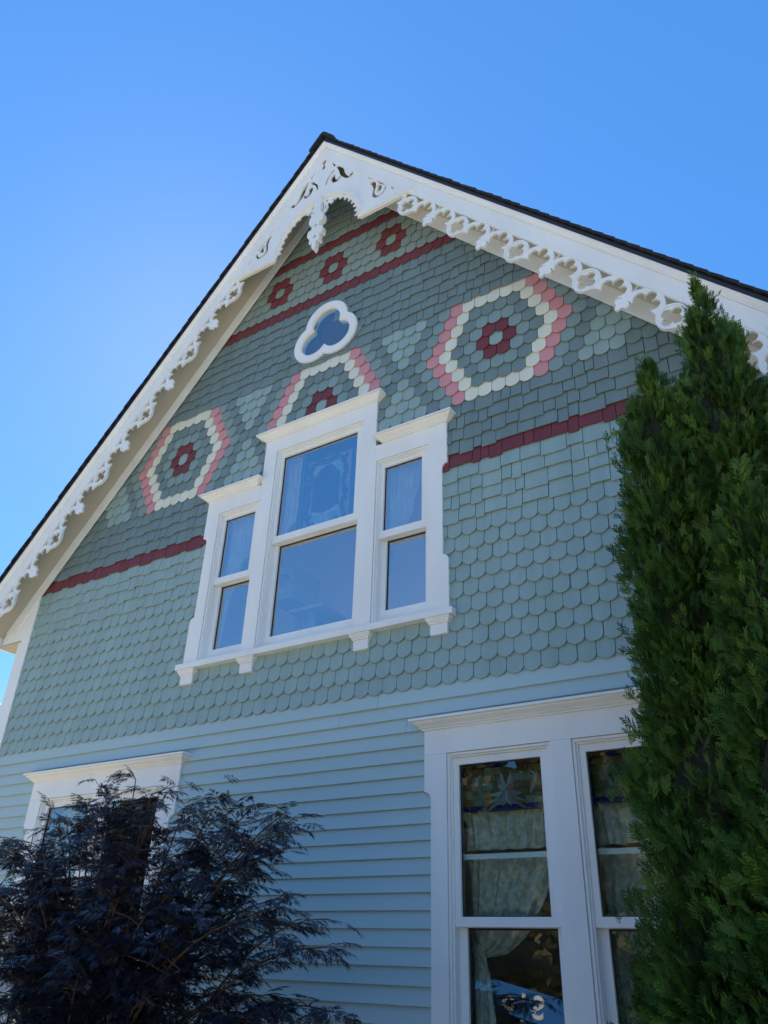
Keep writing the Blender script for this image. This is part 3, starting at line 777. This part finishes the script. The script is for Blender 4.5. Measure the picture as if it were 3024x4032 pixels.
# lower right valance panels of stained glass
for i, dx in enumerate((0, .885)):
    x0, x1, z0, z1 = -2.53 + dx, -1.85 + dx, 2.478, 2.80
    y = .118
    root = MB().ring((x0, x1, z0, z1), (x0 + .012, x1 - .012, z0 + .012, z1 - .012), y - .002, y + .008).build('stained_glass_panel', M_LEAD)
    tag(root, ('floral stained glass panel atop the lower right window light nearest the clapboards', 'floral stained glass panel atop the lower right window light by the evergreens')[i], 'stained glass')
    # cobalt border blocks
    bx = x0 + .013
    while bx < x1 - .03:
        w = min(random.uniform(.05, .09), x1 - .013 - bx)
        pane_piece(root, rect(bx, bx + w - .003, z0 + .013, z0 + .036), SG[random.choice(('cobalt', 'cobalt', 'navy'))], y)
        pane_piece(root, rect(bx, bx + w - .003, z1 - .036, z1 - .013), SG[random.choice(('umber', 'cobalt', 'umber'))], y); bx += w
    bz = z0 + .040
    while bz < z1 - .05:
        h = min(random.uniform(.05, .08), z1 - .039 - bz)
        for xa in (x0 + .013, x1 - .041): pane_piece(root, rect(xa, xa + .028, bz, bz + h - .003), SG[random.choice(('cobalt', 'umber', 'navy'))], y)
        bz += h
    # field: rows of small panes
    zz = z0 + .040; rows = 5; hh = (z1 - .040 - zz) / rows
    for r_ in range(rows):
        xx = x0 + .045
        while xx < x1 - .047:
            w = min(random.uniform(.045, .085), x1 - .045 - xx)
            pane_piece(root, rect(xx, xx + w - .0025, zz + r_ * hh, zz + (r_ + 1) * hh - .0025), SG[random.choice(('olive', 'sage', 'olive', 'umber', 'sage', 'rose'))], y + .002); xx += w
    cx, cz = (x0 + x1) / 2 + .002, 2.60
    yp = y - .0045
    for a, ln, wd, c, ox, oz, bd in ((90, .115, .040, 'umber', 0, .025, 0), (108, .105, .026, 'milk', -.004, .020, .006), (72, .105, .026, 'milk', .004, .020, -.006), (125, .095, .024, 'lilac', -.008, .015, .008), (55, .095, .024, 'lilac', .008, .015, -.008), (150, .06, .036, 'milk', -.006, .01, 0), (30, .06, .036, 'rose', .006, .01, 0),
                                     (255, .105, .022, 'sky', -.004, .01, .016), (285, .105, .022, 'milk', .004, .01, -.016), (232, .10, .030, 'lilac', -.012, -.005, .02), (308, .10, .030, 'lilac', .012, -.005, -.02),
                                     (188, .085, .026, 'milk', -.03, -.005, .008), (-8, .085, .026, 'lilac', .03, -.005, -.008), (205, .11, .020, 'sky', -.03, -.02, .008), (-25, .11, .020, 'lilac', .03, -.02, -.008), (222, .13, .018, 'sage', -.04, -.03, .008), (-42, .13, .018, 'rose', .04, -.03, -.008)):
        pane_piece(root, petal(cx + ox, cz + oz, ln, wd, a, bd), SG[c], yp); yp -= .00025
    for sd in (-1, 1):
        fx = cx + sd * .205; fz = 2.635
        for a, ln, wd, c, bd in ((100, .075, .030, 'rose', .02), (70, .085, .022, 'milk', .022), (40, .08, .020, 'sage', .02), (150, .06, .030, 'rose', .01), (230, .06, .05, 'umber', 0), (300, .07, .03, 'sage', 0), (190, .05, .03, 'sage', 0)):
            ang = a if sd < 0 else 180 - a
            pane_piece(root, petal(fx, fz, ln, wd, ang, bd * (1 if sd < 0 else -1)), SG[c], yp); yp -= .00025
# tall panel in the centre upper window: dark bell in a field of scrolls
SG = SGU
x0, x1, z0, z1 = -4.205, -3.53, 4.995, 5.960; y = .118
root = MB().ring((x0, x1, z0, z1), (x0 + .008, x1 - .008, z0 + .008, z1 - .008), y - .002, y + .008).build('stained_glass_panel', M_LEAD)
tag(root, 'tall blue stained glass panel with scrolls in the centre upper window', 'stained glass')
M_SGB = sg('deep_blue', (.05, .16, .34), .4); M_SGC = sg('cyan_rim', (.10, .36, .50), .4)
for a in (rect(x0 + .009, x0 + .034, z0 + .01, z1 - .01), rect(x1 - .034, x1 - .009, z0 + .01, z1 - .01)): pane_piece(root, a, M_SGC, y)
for a in (rect(x0 + .036, x0 + .078, z0 + .01, z1 - .12), rect(x1 - .078, x1 - .036, z0 + .01, z1 - .12), rect(x0 + .036, x1 - .036, z1 - .118, z1 - .01)): pane_piece(root, a, M_SGB, y)
ix0, ix1, iz0, iz1 = x0 + .08, x1 - .08, z0 + .012, z1 - .121
zz = iz0
while zz < iz1 - .02:
    h = min(random.uniform(.05, .09), iz1 - zz); xx = ix0
    while xx < ix1 - .01:
        w = min(random.uniform(.05, .10), ix1 - xx)
        near = min(xx - ix0, ix1 - xx - w) < .03 or zz > iz1 - .08
        pane_piece(root, rect(xx, xx + w - .003, zz, zz + h - .003), SG['lilac' if near else random.choice(('sky', 'milk', 'sky'))], y + .002); xx += w
    zz += h
bell = [(-3.884, 5.737), (-3.822, 5.725), (-3.782, 5.665), (-3.736, 5.610), (-3.728, 5.261), (-3.826, 5.225), (-3.911, 5.215), (-4.039, 5.250), (-4.052, 5.603), (-4.010, 5.640), (-3.968, 5.715)]
pane_piece(root, bell, M_SGB, y - .004)
M_SCR = sg('scroll_blue', (.045, .13, .30), .3)
def scroll_ring(cx, cz, r, w, a0, a1):
    n = 14
    o = [(cx + (r + w) * math.cos(R(a0 + (a1 - a0) * i / n)), cz + (r + w) * math.sin(R(a0 + (a1 - a0) * i / n))) for i in range(n + 1)]
    k = [(cx + r * math.cos(R(a0 + (a1 - a0) * i / n)), cz + r * math.sin(R(a0 + (a1 - a0) * i / n))) for i in range(n + 1)]
    return o + k[::-1]
yp = y - .005
for cx, cz in ((-4.071, 5.733), (-4.105, 5.635), (-4.085, 5.517), (-4.105, 5.374), (-4.075, 5.20), (-3.701, 5.735), (-3.668, 5.643), (-3.687, 5.524), (-3.668, 5.383), (-3.66, 5.284), (-3.932, 5.10), (-3.835, 5.10), (-3.932, 5.785), (-3.848, 5.785), (-4.02, 5.11), (-3.75, 5.10)):
    a = random.uniform(0, 360)
    pane_piece(root, scroll_ring(cx, cz, .013, .018, a, a + 310), M_SCR, yp); yp -= .0002
for x_ in (-4.09, -3.677):
    pane_piece(root, stroke([(x_, 5.02), (x_ + .02, 5.12), (x_ - .018, 5.25), (x_ + .016, 5.38), (x_ - .018, 5.50), (x_ + .016, 5.62), (x_ - .010, 5.72), (x_ + .02, 5.80)], [.03, .02, .022, .018, .022, .018, .022, .012]), M_SCR, yp); yp -= .0002
pane_piece(root, stroke([(-4.08, 5.76), (-4.0, 5.80), (-3.89, 5.775), (-3.78, 5.80), (-3.69, 5.765)], [.014, .022, .03, .022, .014]), M_SCR, yp); yp -= .0002
for a in range(20, 161, 20):
    pane_piece(root, petal(-3.885, 5.075, .115, .030, a, 0), SG['sky' if a % 40 else 'milk'], yp); yp -= .0002

# cat tree behind the centre lower sash
ct = empty('cat_tree', (-4.45, .75, 3.26))
MB().box(-4.80, -4.10, .45, 1.05, 3.262, 3.31).build('base', M_CAT, ct)
mb = MB(); mb.tube([(-4.28, .55, 3.31), (-4.28, .55, 4.425)], .045, 16); mb.build('post', M_CAT, ct, True)
mb = MB(); mb.tube([(-4.68, .85, 3.31), (-4.68, .85, 4.66)], .045, 16); mb.build('post', M_CAT, ct, True)
MB().box(-4.46, -4.07, .42, .80, 4.425, 4.455).build('platform', M_CAT, ct)
hb = MB().plate([rect(-4.80, -4.535, 4.665, 4.985), arc(-4.655, 4.85, .075, 0, 342, 19)], .52, .53)
hb.box(-4.535, -4.525, .5305, .95, 4.665, 4.985); hb.box(-4.80, -4.525, .52, .95, 4.986, 5.0); hb.box(-4.80, -4.525, .52, .95, 4.645, 4.6645)
hb.build('condo', M_CAT, ct)
tag(ct, 'carpeted cat tree with round-holed box behind the centre upper window', 'cat tree')

# ------------------------------------------------------------------ leaves as fast meshes
def fast_mesh(name, V, F4, m, tint=None):
    """V (n,3) vertices, F4 (k,4) quads"""
    me = bpy.data.meshes.new(name); n = len(V); k = len(F4)
    me.vertices.add(n); me.vertices.foreach_set('co', V.astype(np.float32).ravel())
    me.loops.add(k * 4); me.loops.foreach_set('vertex_index', F4.astype(np.int32).ravel())
    me.polygons.add(k); me.polygons.foreach_set('loop_start', np.arange(k, dtype=np.int32) * 4)
    if tint is not None:
        a = me.attributes.new('tint', 'FLOAT', 'POINT'); a.data.foreach_set('value', tint.astype(np.float32))
    me.update(calc_edges=True); me.validate(); me.materials.append(m); return me
def kite(p, d, n, ln, wd, sag=0.0):
    """four corners of a narrow pointed blade from p along d, width direction n"""
    p = np.array(p); d = np.array(d); n = np.array(n)
    return [p, p + d * ln * .45 + n * wd / 2, p + d * ln + np.array([0, 0, -sag]), p + d * ln * .45 - n * wd / 2]
def frames(D, U):
    """rows: rotation matrices with x along D and z near U"""
    D = D / np.linalg.norm(D, axis=1)[:, None]
    Y = np.cross(U, D); Y /= np.linalg.norm(Y, axis=1)[:, None] + 1e-9
    Z = np.cross(D, Y)
    return np.stack([D, Y, Z], axis=2)
def scatter(base, pos, Rm, sc):
    V = np.einsum('nij,kj->nki', Rm, base) * sc[:, None, None] + pos[:, None, :]
    return V.reshape(-1, 3)

# ------------------------------------------------------------------ evergreens
def spray():
    """flat fan of scale-leaved twigs, 1 unit long, in the x-y plane"""
    q = []; z = np.array([0, 0, 1.0])
    q.append(kite((0, 0, 0), (1, 0, 0), (0, 1, 0), 1.0, .06))
    for i in range(5):
        t = .10 + .17 * i
        for sd in (-1, 1):
            an = R(36 + random.uniform(-9, 9)) * sd; ln = (.52 - .34 * abs(t - .35)) * random.uniform(.8, 1.1)
            d = np.array([math.cos(an), math.sin(an), random.uniform(-.25, .25)]); n = np.array([-math.sin(an), math.cos(an), .4])
            p = np.array([t + .05 * sd, 0, 0]); q.append(kite(p, d, n, ln, .085, .04))
            if sd < 0: continue
            a2 = an + R(38) * sd * random.choice((1, -1)); d2 = np.array([math.cos(a2), math.sin(a2), random.uniform(-.3, .3)])
            q.append(kite(p + d * ln * .45, d2, np.array([-math.sin(a2), math.cos(a2), .3]), ln * .5, .075, .02))
    return np.array(q).reshape(-1, 3)
SPR = [spray() for _ in range(4)]
M_ARB = mat('arborvitae_scale_leaf', (0.026, 0.078, 0.013), 0.6, 0.15, 12, tint=(0.120, 0.215, 0.028), spec=0.25, trans=0.2)
M_ARBB = mat('evergreen_bark', (0.09, 0.055, 0.035), 0.9, 0.2, 20, 0.4, 60)
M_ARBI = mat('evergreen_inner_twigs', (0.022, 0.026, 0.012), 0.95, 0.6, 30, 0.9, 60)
def evergreen(base, top, prof, label, ncl, seed, lean=(0, 0)):
    """prof: list of (height fraction, radius)"""
    rg = np.random.default_rng(seed); h = top
    root = empty('arborvitae', (base[0], base[1], 0)); tag(root, label, 'tree', 'evergreens at the right of the house')
    tr = MB().tube([(base[0], base[1], 0), (base[0] + lean[0] * .5, base[1] + lean[1] * .5, h * .5), (base[0] + lean[0], base[1] + lean[1], h * .93)], [.07, .045, .008], 8)
    tr.build('trunk', M_ARBB, root)
    fr = np.array([p[0] for p in prof]); rr = np.array([p[1] for p in prof])
    ph = rg.uniform(0, 6.28, 6)
    def rad(f, th): return np.interp(f, fr, rr) * (1 + .10 * np.sin(3 * th + ph[0] + 9 * f) + .08 * np.sin(5 * th + ph[1] - 14 * f) + .06 * np.sin(2 * th + ph[2] + 31 * f))
    cv, cf = [], []; nr, ns = 26, 18
    for i in range(nr):
        ff = .02 + .90 * i / (nr - 1)
        for k in range(ns):
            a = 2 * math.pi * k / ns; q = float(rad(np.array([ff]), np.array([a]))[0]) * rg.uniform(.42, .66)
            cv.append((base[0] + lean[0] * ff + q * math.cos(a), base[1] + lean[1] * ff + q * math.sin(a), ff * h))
    for i in range(nr - 1):
        for k in range(ns): cf.append((i * ns + k, i * ns + (k + 1) % ns, (i + 1) * ns + (k + 1) % ns, (i + 1) * ns + k))
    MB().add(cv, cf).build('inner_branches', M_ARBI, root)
    # clumps (branch tips) over the surface, weighted by radius
    f = rg.uniform(.06, 1, ncl * 6); keep = rg.uniform(0, 1, ncl * 6) < (np.interp(f, fr, rr) / rr.max() * .85 + .15); f = f[keep][:ncl]
    th = rg.uniform(0, 2 * np.pi, len(f)); kp = (np.sin(th) < .35) | (rg.uniform(0, 1, len(f)) < .5); f = f[kp]; th = th[kp]; r = rad(f, th) * rg.uniform(.74, 1.0, len(f))
    ax = np.stack([base[0] + lean[0] * f, base[1] + lean[1] * f, f * h], 1)
    out = np.stack([np.cos(th), np.sin(th), np.zeros_like(th)], 1)
    up = np.array([0, 0, 1.0])
    cpos = ax + out * r[:, None]; cpos[:, 2] = np.minimum(cpos[:, 2], h)
    ct_ = rg.uniform(0, 1, len(f)) ** 1.4
    Vs, Ts = [], []; per = 26
    for q in range(per):
        sp = SPR[q % 4]; n = len(f)
        steep = rg.uniform(.5, 1.7, n)[:, None] + np.clip((f - .8) * 7, 0, 3)[:, None]
        D = out * rg.uniform(.35, 1.0, n)[:, None] + up * steep + rg.normal(0, .38, (n, 3))
        side = np.cross(out, up) * rg.choice([-1, 1], n)[:, None] + rg.normal(0, .45, (n, 3)) + out * rg.normal(0, .35, n)[:, None]
        sp_ = np.clip(r / .25, .12, 1)[:, None]
        pos = cpos - out * (rg.uniform(.0, .13, n)[:, None] * sp_) + rg.normal(0, .032, (n, 3)) * sp_ - up * rg.uniform(.0, .12, n)[:, None]
        sc = rg.uniform(.042, .086, n) * np.where(f > .93, .75, 1)
        Vs.append(scatter(sp, pos, frames(D, side), sc)); Ts.append(np.repeat(np.clip(ct_ * .7 + rg.uniform(-.15, .35, n), 0, 1), len(sp)))
    # leader shoots at the very top
    n = 40; ff = rg.uniform(.90, 1.0, n)
    D = np.stack([rg.normal(0, .18, n), rg.normal(0, .18, n), np.ones(n)], 1); pos = np.stack([base[0] + lean[0] * ff + rg.normal(0, .012, n), base[1] + lean[1] * ff + rg.normal(0, .012, n), ff * h - .06], 1)
    Vs.append(scatter(SPR[0], pos, frames(D, rg.normal(0, 1, (n, 3))), rg.uniform(.08, .14, n))); Ts.append(np.full(n * len(SPR[0]), .6))
    V = np.concatenate(Vs); T = np.concatenate(Ts); F = np.arange(len(V)).reshape(-1, 4)
    link('crown', fast_mesh('crown', V, F, M_ARB, T), root)
    return root
evergreen((-0.65, -1.08), 4.68, [(0, .44), (.30, .44), (.45, .38), (.62, .32), (.78, .28), (.88, .22), (.95, .13), (1, .01)], 'shorter slim evergreen column standing nearest the lower right window', 1000, 11, (.02, 0))
evergreen((-0.27, -0.98), 5.25, [(0, .48), (.3, .47), (.5, .41), (.68, .33), (.82, .25), (.92, .15), (.97, .065), (1, .008)], 'tallest evergreen, its pointed tip crossing the white rake trim', 1000, 12, (-.02, 0))
evergreen((0.11, -1.02), 4.66, [(0, .54), (.3, .54), (.5, .47), (.7, .39), (.84, .29), (.93, .17), (1, .01)], 'broad evergreen cut off by the right edge of the picture', 950, 13, (-.04, 0))
evergreen((-0.30, -1.34), 3.70, [(0, .46), (.3, .46), (.55, .36), (.75, .26), (.88, .17), (.96, .08), (1, .008)], 'low rounded evergreen in front of the tallest one', 700, 14, (.03, 0))

# ------------------------------------------------------------------ dark lace-leaved shrub
M_LEAF = mat('black_elder_leaf', (0.015, 0.018, 0.028), 0.38, 0.2, 20, spec=0.55, tint=(0.036, 0.034, 0.050))
M_STEM = mat('elder_stem', (0.10, 0.055, 0.030), 0.7, 0.25, 30, 0.3, 80)
def compound_leaf(seed):
    """pinnate leaf, 1 unit long, leaflets cut into narrow lobes"""
    rg = random.Random(seed); q = []
    up = np.array([0, 0, 1.0])
    def leaflet(p, an, ln, dr):
        d = np.array([math.cos(an), math.sin(an), dr]); n = np.array([-math.sin(an), math.cos(an), rg.uniform(-.3, .3)])
        q.append(kite(p, d, n, ln, ln * .135, ln * .18))
        for k in range(3):
            t = .16 + .21 * k
            for s in (-1, 1):
                a2 = an + R(rg.uniform(28, 44)) * s; d2 = np.array([math.cos(a2), math.sin(a2), dr + rg.uniform(-.15, .1)])
                q.append(kite(p + d * ln * t, d2, np.array([-math.sin(a2), math.cos(a2), rg.uniform(-.3, .3)]), ln * (.46 - .09 * k), ln * .07, ln * .06))
    q.append(kite((0, 0, 0), (1, 0, 0), (0, 1, 0), .72, .022, .05)); q.append(kite((0, 0, 0), (1, 0, 0), (0, 0, 1), .72, .022, .05))
    for i in range(3):
        t = .26 + .19 * i
        for s in (-1, 1):
            leaflet(np.array([t, 0, -.05 * t]), R(rg.uniform(40, 62) * s), .46 - .05 * i, rg.uniform(-.30, .02))
    leaflet(np.array([.70, 0, -.04]), R(rg.uniform(-8, 8)), .46, rg.uniform(-.25, 0))
    V = np.array(q).reshape(-1, 3); V[:, 2] -= .16 * V[:, 0] ** 2
    return V
LV = [compound_leaf(s) for s in range(6)]
LM = [fast_mesh('leaf', v, np.arange(len(v)).reshape(-1, 4), M_LEAF, np.full(len(v), random.random())) for v in LV]
shrub = empty('black_lace_elder', (-4.15, -1.30, 0)); tag(shrub, 'dark purple feathery-leaved shrub in front of the lower left window', 'shrub')
rs = np.random.default_rng(5)
tips = [(-4.25, -1.2, 2.66), (-4.5, -1.2, 2.56), (-4.75, -1.15, 2.50), (-4.02, -1.25, 2.54), (-3.75, -1.2, 2.46), (-3.45, -1.25, 2.44), (-3.20, -1.2, 2.43), (-2.95, -1.2, 2.38), (-2.80, -1.25, 2.30),
        (-3.35, -1.1, 2.15), (-3.05, -1.3, 2.12), (-2.75, -1.2, 1.84), (-3.05, -1.15, 1.90), (-2.62, -1.2, 1.72), (-3.1, -1.3, 1.68), (-3.0, -1.2, 1.50), (-2.55, -1.2, 1.45), (-2.85, -1.3, 1.38), (-2.75, -1.1, 1.30),
        (-4.62, -1.1, 2.62), (-4.38, -1.3, 2.52), (-4.12, -1.1, 2.58), (-3.9, -1.3, 2.42), (-3.6, -1.1, 2.40), (-4.85, -1.3, 2.42), (-5.0, -1.1, 2.45), (-4.3, -1.4, 2.35), (-3.3, -1.3, 2.28), (-3.15, -1.15, 2.25), (-5.5, -1.2, 2.36), (-5.75, -1.1, 2.30), (-5.3, -1.25, 2.25), (-5.9, -1.2, 2.05), (-5.1, -1.2, 2.30), (-4.9, -1.4, 2.2), (-5.6, -1.4, 1.9), (-5.2, -1.5, 1.8), (-4.6, -1.5, 2.15), (-4.2, -1.55, 2.2), (-3.8, -1.55, 2.1), (-3.5, -1.6, 1.85), (-3.3, -1.5, 1.6)]
for _ in range(42):
    a = rs.uniform(0, 6.28); r = rs.uniform(.3, 1.25)
    tips.append((-4.15 + r * math.cos(a) * 1.1, -1.30 + r * math.sin(a) * .45, rs.uniform(1.0, 2.15)))
spots = []
def bez(a, b, c, n): return [a * (1 - t) ** 2 + b * 2 * t * (1 - t) + c * t * t for t in [i / n for i in range(n + 1)]]
for i, t in enumerate(tips):
    t = Vector(t) - Vector((0, 0, .06)); b = Vector((-4.15 + rs.normal(0, .12), -1.30 + rs.normal(0, .08), 0))
    mid = b.lerp(t, .5) + Vector((-(t.x - b.x) * .28, 0, abs(t.x - b.x) * .40 + .30))
    pts = bez(b, mid, t, 14)
    mb = MB().tube(pts, [.013 * (1 - j / 15) + .0022 for j in range(15)], 5)
    # side twigs
    for j in range(5, 15):
        p = pts[j]; tan = (pts[j] - pts[j - 1]).normalized()
        for s in range(2 if j < 14 else 1):
            a = rs.uniform(0, 6.28); d = (tan * .35 + Vector((math.cos(a), math.sin(a) * .8, rs.uniform(-.15, .30)))).normalized()
            ln = rs.uniform(.07, .24); e = p + d * ln
            if rs.uniform() < .75: mb.tube([p, p + d * ln * .5 + Vector((0, 0, .01)), e], [.0032, .0025, .0016], 4)
            spots.append((p, d, j)); spots.append((e, d, j))
            if rs.uniform() < .5: spots.append((p.lerp(e, .5), (d + Vector(rs.normal(0, .5, 3))).normalized(), j))
        spots.append((p, tan, j))
    mb.build('stem', M_STEM, shrub)
data = []
for p, d, j in spots:
    for s in range(1 if rs.uniform() < .50 else 2):
        if j < 8 and rs.uniform() < .4: continue
        dd = Vector(d) + Vector(rs.normal(0, .55, 3)); dd.z = dd.z * .35 - .02
        data.append((np.array(p), np.array(dd), np.array([rs.normal(0, .45), rs.normal(0, .45), 1.0]), rs.uniform(.105, .195), rs.integers(0, 6)))
def near(dv):
    q = project(dv[0]); 
    if not q or not (0 < q[0] < 1 and 0 < q[1] < 1): return 99
    return q[2] / dv[3]
data.sort(key=near)
for p, d, u, sc, k in data[:300]:
    Rm = frames(d[None], u[None])[0] * sc
    o = bpy.data.objects.new('leaf', LM[k]); COL.objects.link(o); o.parent = shrub
    M4 = Matrix.Identity(4)
    for r_ in range(3):
        for c_ in range(3): M4[r_][c_] = Rm[r_][c_]
        M4[r_][3] = p[r_]
    o.matrix_parent_inverse = Matrix.Translation(-Vector(shrub.location)); o.matrix_basis = M4
Vs, Ts = [], []
for k in range(6):
    dk = [q for q in data[300:] if q[4] == k]
    Vs.append(scatter(LV[k], np.array([q[0] for q in dk]), frames(np.array([q[1] for q in dk]), np.array([q[2] for q in dk])), np.array([q[3] for q in dk])))
    Ts.append(np.repeat(rs.uniform(0, 1, len(dk)), len(LV[k])))
V = np.concatenate(Vs); fo = link('leaves', fast_mesh('leaves', V, np.arange(len(V)).reshape(-1, 4), M_LEAF, np.concatenate(Ts)), shrub); fo['kind'] = 'stuff'

# ------------------------------------------------------------------ what the windows mirror: trees and a banner across the lawn
M_WOOD = mat('far_foliage', (0.035, 0.045, 0.015), 0.7, 0.3, 1.5, tint=(0.16, 0.10, 0.03), trans=0.2)
M_BARK = mat('far_bark', (0.06, 0.045, 0.03), 0.9, 0.2, 10)
rw = np.random.default_rng(21); Vs, Ts = [], []
quad = np.array([[0, 0, 0], [.5, .3, .05], [1, 0, 0], [.5, -.3, .05]], float)
for x in list(np.arange(-34, -17, 3.0)) + list(np.arange(-16, -3.5, 1.9)) + list(np.arange(-1, 9, 3.4)):
    y = -20 + rw.uniform(-2, 2); h = rw.uniform(8.2, 8.9) if (-16.5 < x < -3.5 or -30 < x < -24) else rw.uniform(3.6, 4.6) if x > -24 else 4.4; n = 9500 if h > 7 else 5200
    w = rw.uniform(1.9, 2.8)
    f = rw.uniform(.06, 1, n); th = rw.uniform(0, 6.28, n); r = w * np.sqrt(rw.uniform(.1, 1, n)) * np.sin(np.pi * np.clip(.18 + .8 * f, 0, 1)) * (1 + .25 * np.sin(4 * th + x) * np.sin(6 * f))
    pos = np.stack([x + r * np.cos(th), y + r * np.sin(th), f * h], 1)
    Vs.append(scatter(quad, pos, frames(rw.normal(0, 1, (n, 3)), rw.normal(0, 1, (n, 3))), rw.uniform(.3, .7, n)))
    Ts.append(np.repeat(np.clip(rw.uniform(-.4, 1, n) + rw.uniform(-.3, .3), 0, 1), 4))
V = np.concatenate(Vs)
tl = link('far_trees', fast_mesh('far_trees', V, np.arange(len(V)).reshape(-1, 4), M_WOOD, np.concatenate(Ts)))
tag(tl, 'line of trees across the lawn, seen only as reflections in the panes', 'woods', kind='stuff')
M_BAN = mat('banner_blue', (0.02, 0.14, 0.42), 0.5, 0.05, 3); M_BANW = mat('banner_white', (0.75, 0.72, 0.74), 0.6, 0.03, 3)
bn = empty('banner', (-5.40, -8.0, 0)); tag(bn, 'blue banner with white letters, mirrored in the lower right window', 'sign')
tl_ = R(11.5)
def bp(a, b): return (-5.40 + a * math.cos(tl_) + b * math.sin(tl_), 1.075 - a * math.sin(tl_) + b * math.cos(tl_))
MB().plate([[bp(-1.1, -.20), bp(.95, -.20), bp(.95, .20), bp(-1.1, .20)]], -8.012, -8.0).build('cloth', M_BAN, bn)
for x in (-1.06, .91):
    q = bp(x, .2); MB().box(q[0] - .02, q[0] + .02, -8.055, -8.013, 0, q[1]).build('post', M_TRIM, bn)
for txt, a, size in (('S', -.02, .42), ("'", -.27, .36), ('o', -.50, .40)):
    cu = bpy.data.curves.new('letter', 'FONT'); cu.body = txt; cu.size = size; cu.extrude = .002; cu.align_x = 'CENTER'; cu.offset = .012
    tmp = bpy.data.objects.new('letter', cu); COL.objects.link(tmp)
    dg = bpy.context.evaluated_depsgraph_get(); me = bpy.data.meshes.new_from_object(tmp.evaluated_get(dg))
    bpy.data.objects.remove(tmp); me.materials.clear(); me.materials.append(M_BANW)
    o = link('letter', me, bn); q = bp(a, -.14)
    M4 = Matrix(((-math.cos(tl_), math.sin(tl_), 0, q[0]), (0, 0, 1, -7.997), (math.sin(tl_), math.cos(tl_), 0, q[1]), (0, 0, 0, 1)))
    o.matrix_basis = M4
# ------------------------------------------------------------------ far left: a neighbour's eave and a small cloud
nb = empty('neighbour_house', (-22, 10, 0)); tag(nb, 'neighbouring flat-roofed house, only its white eave showing by the left corner board', 'house')
MB().box(-28, -18.15, 6.2, 14, 0, 6.30).build('wall', mat('neighbour_wall', (.20, .10, .09), .8, .1, 1), nb)
MB().box(-28.3, -17.92, 5.95, 14.3, 6.305, 6.46).build('eave', M_TRIM, nb)
M_CLOUD = mat('cloud', (.92, .92, .92), 1.0, .02, .02, spec=0)
cb = bmesh.new()
for cx, cy, cz, r in ((-508, 297, 139, 7), (-513, 300, 141, 8), (-520, 303, 138, 10), (-503, 295, 137, 4), (-511, 296, 135, 7), (-530, 308, 137, 11), (-505, 296, 143, 4), (-541, 312, 136, 8)):
    bmesh.ops.create_icosphere(cb, subdivisions=3, radius=r, matrix=Matrix.Translation((cx, cy, cz)))
for v in cb.verts:
    n = v.co * .35; v.co += Vector((math.sin(n.x * 1.7 + n.z), math.sin(n.y * 1.3 + n.x), math.sin(n.z * 1.9 + n.y))) * .8
me = bpy.data.meshes.new('cloud'); cb.to_mesh(me); cb.free(); me.shade_smooth(); me.materials.append(M_CLOUD)
tag(link('cloud', me), 'small white cloud low at the left edge of the picture', 'cloud')
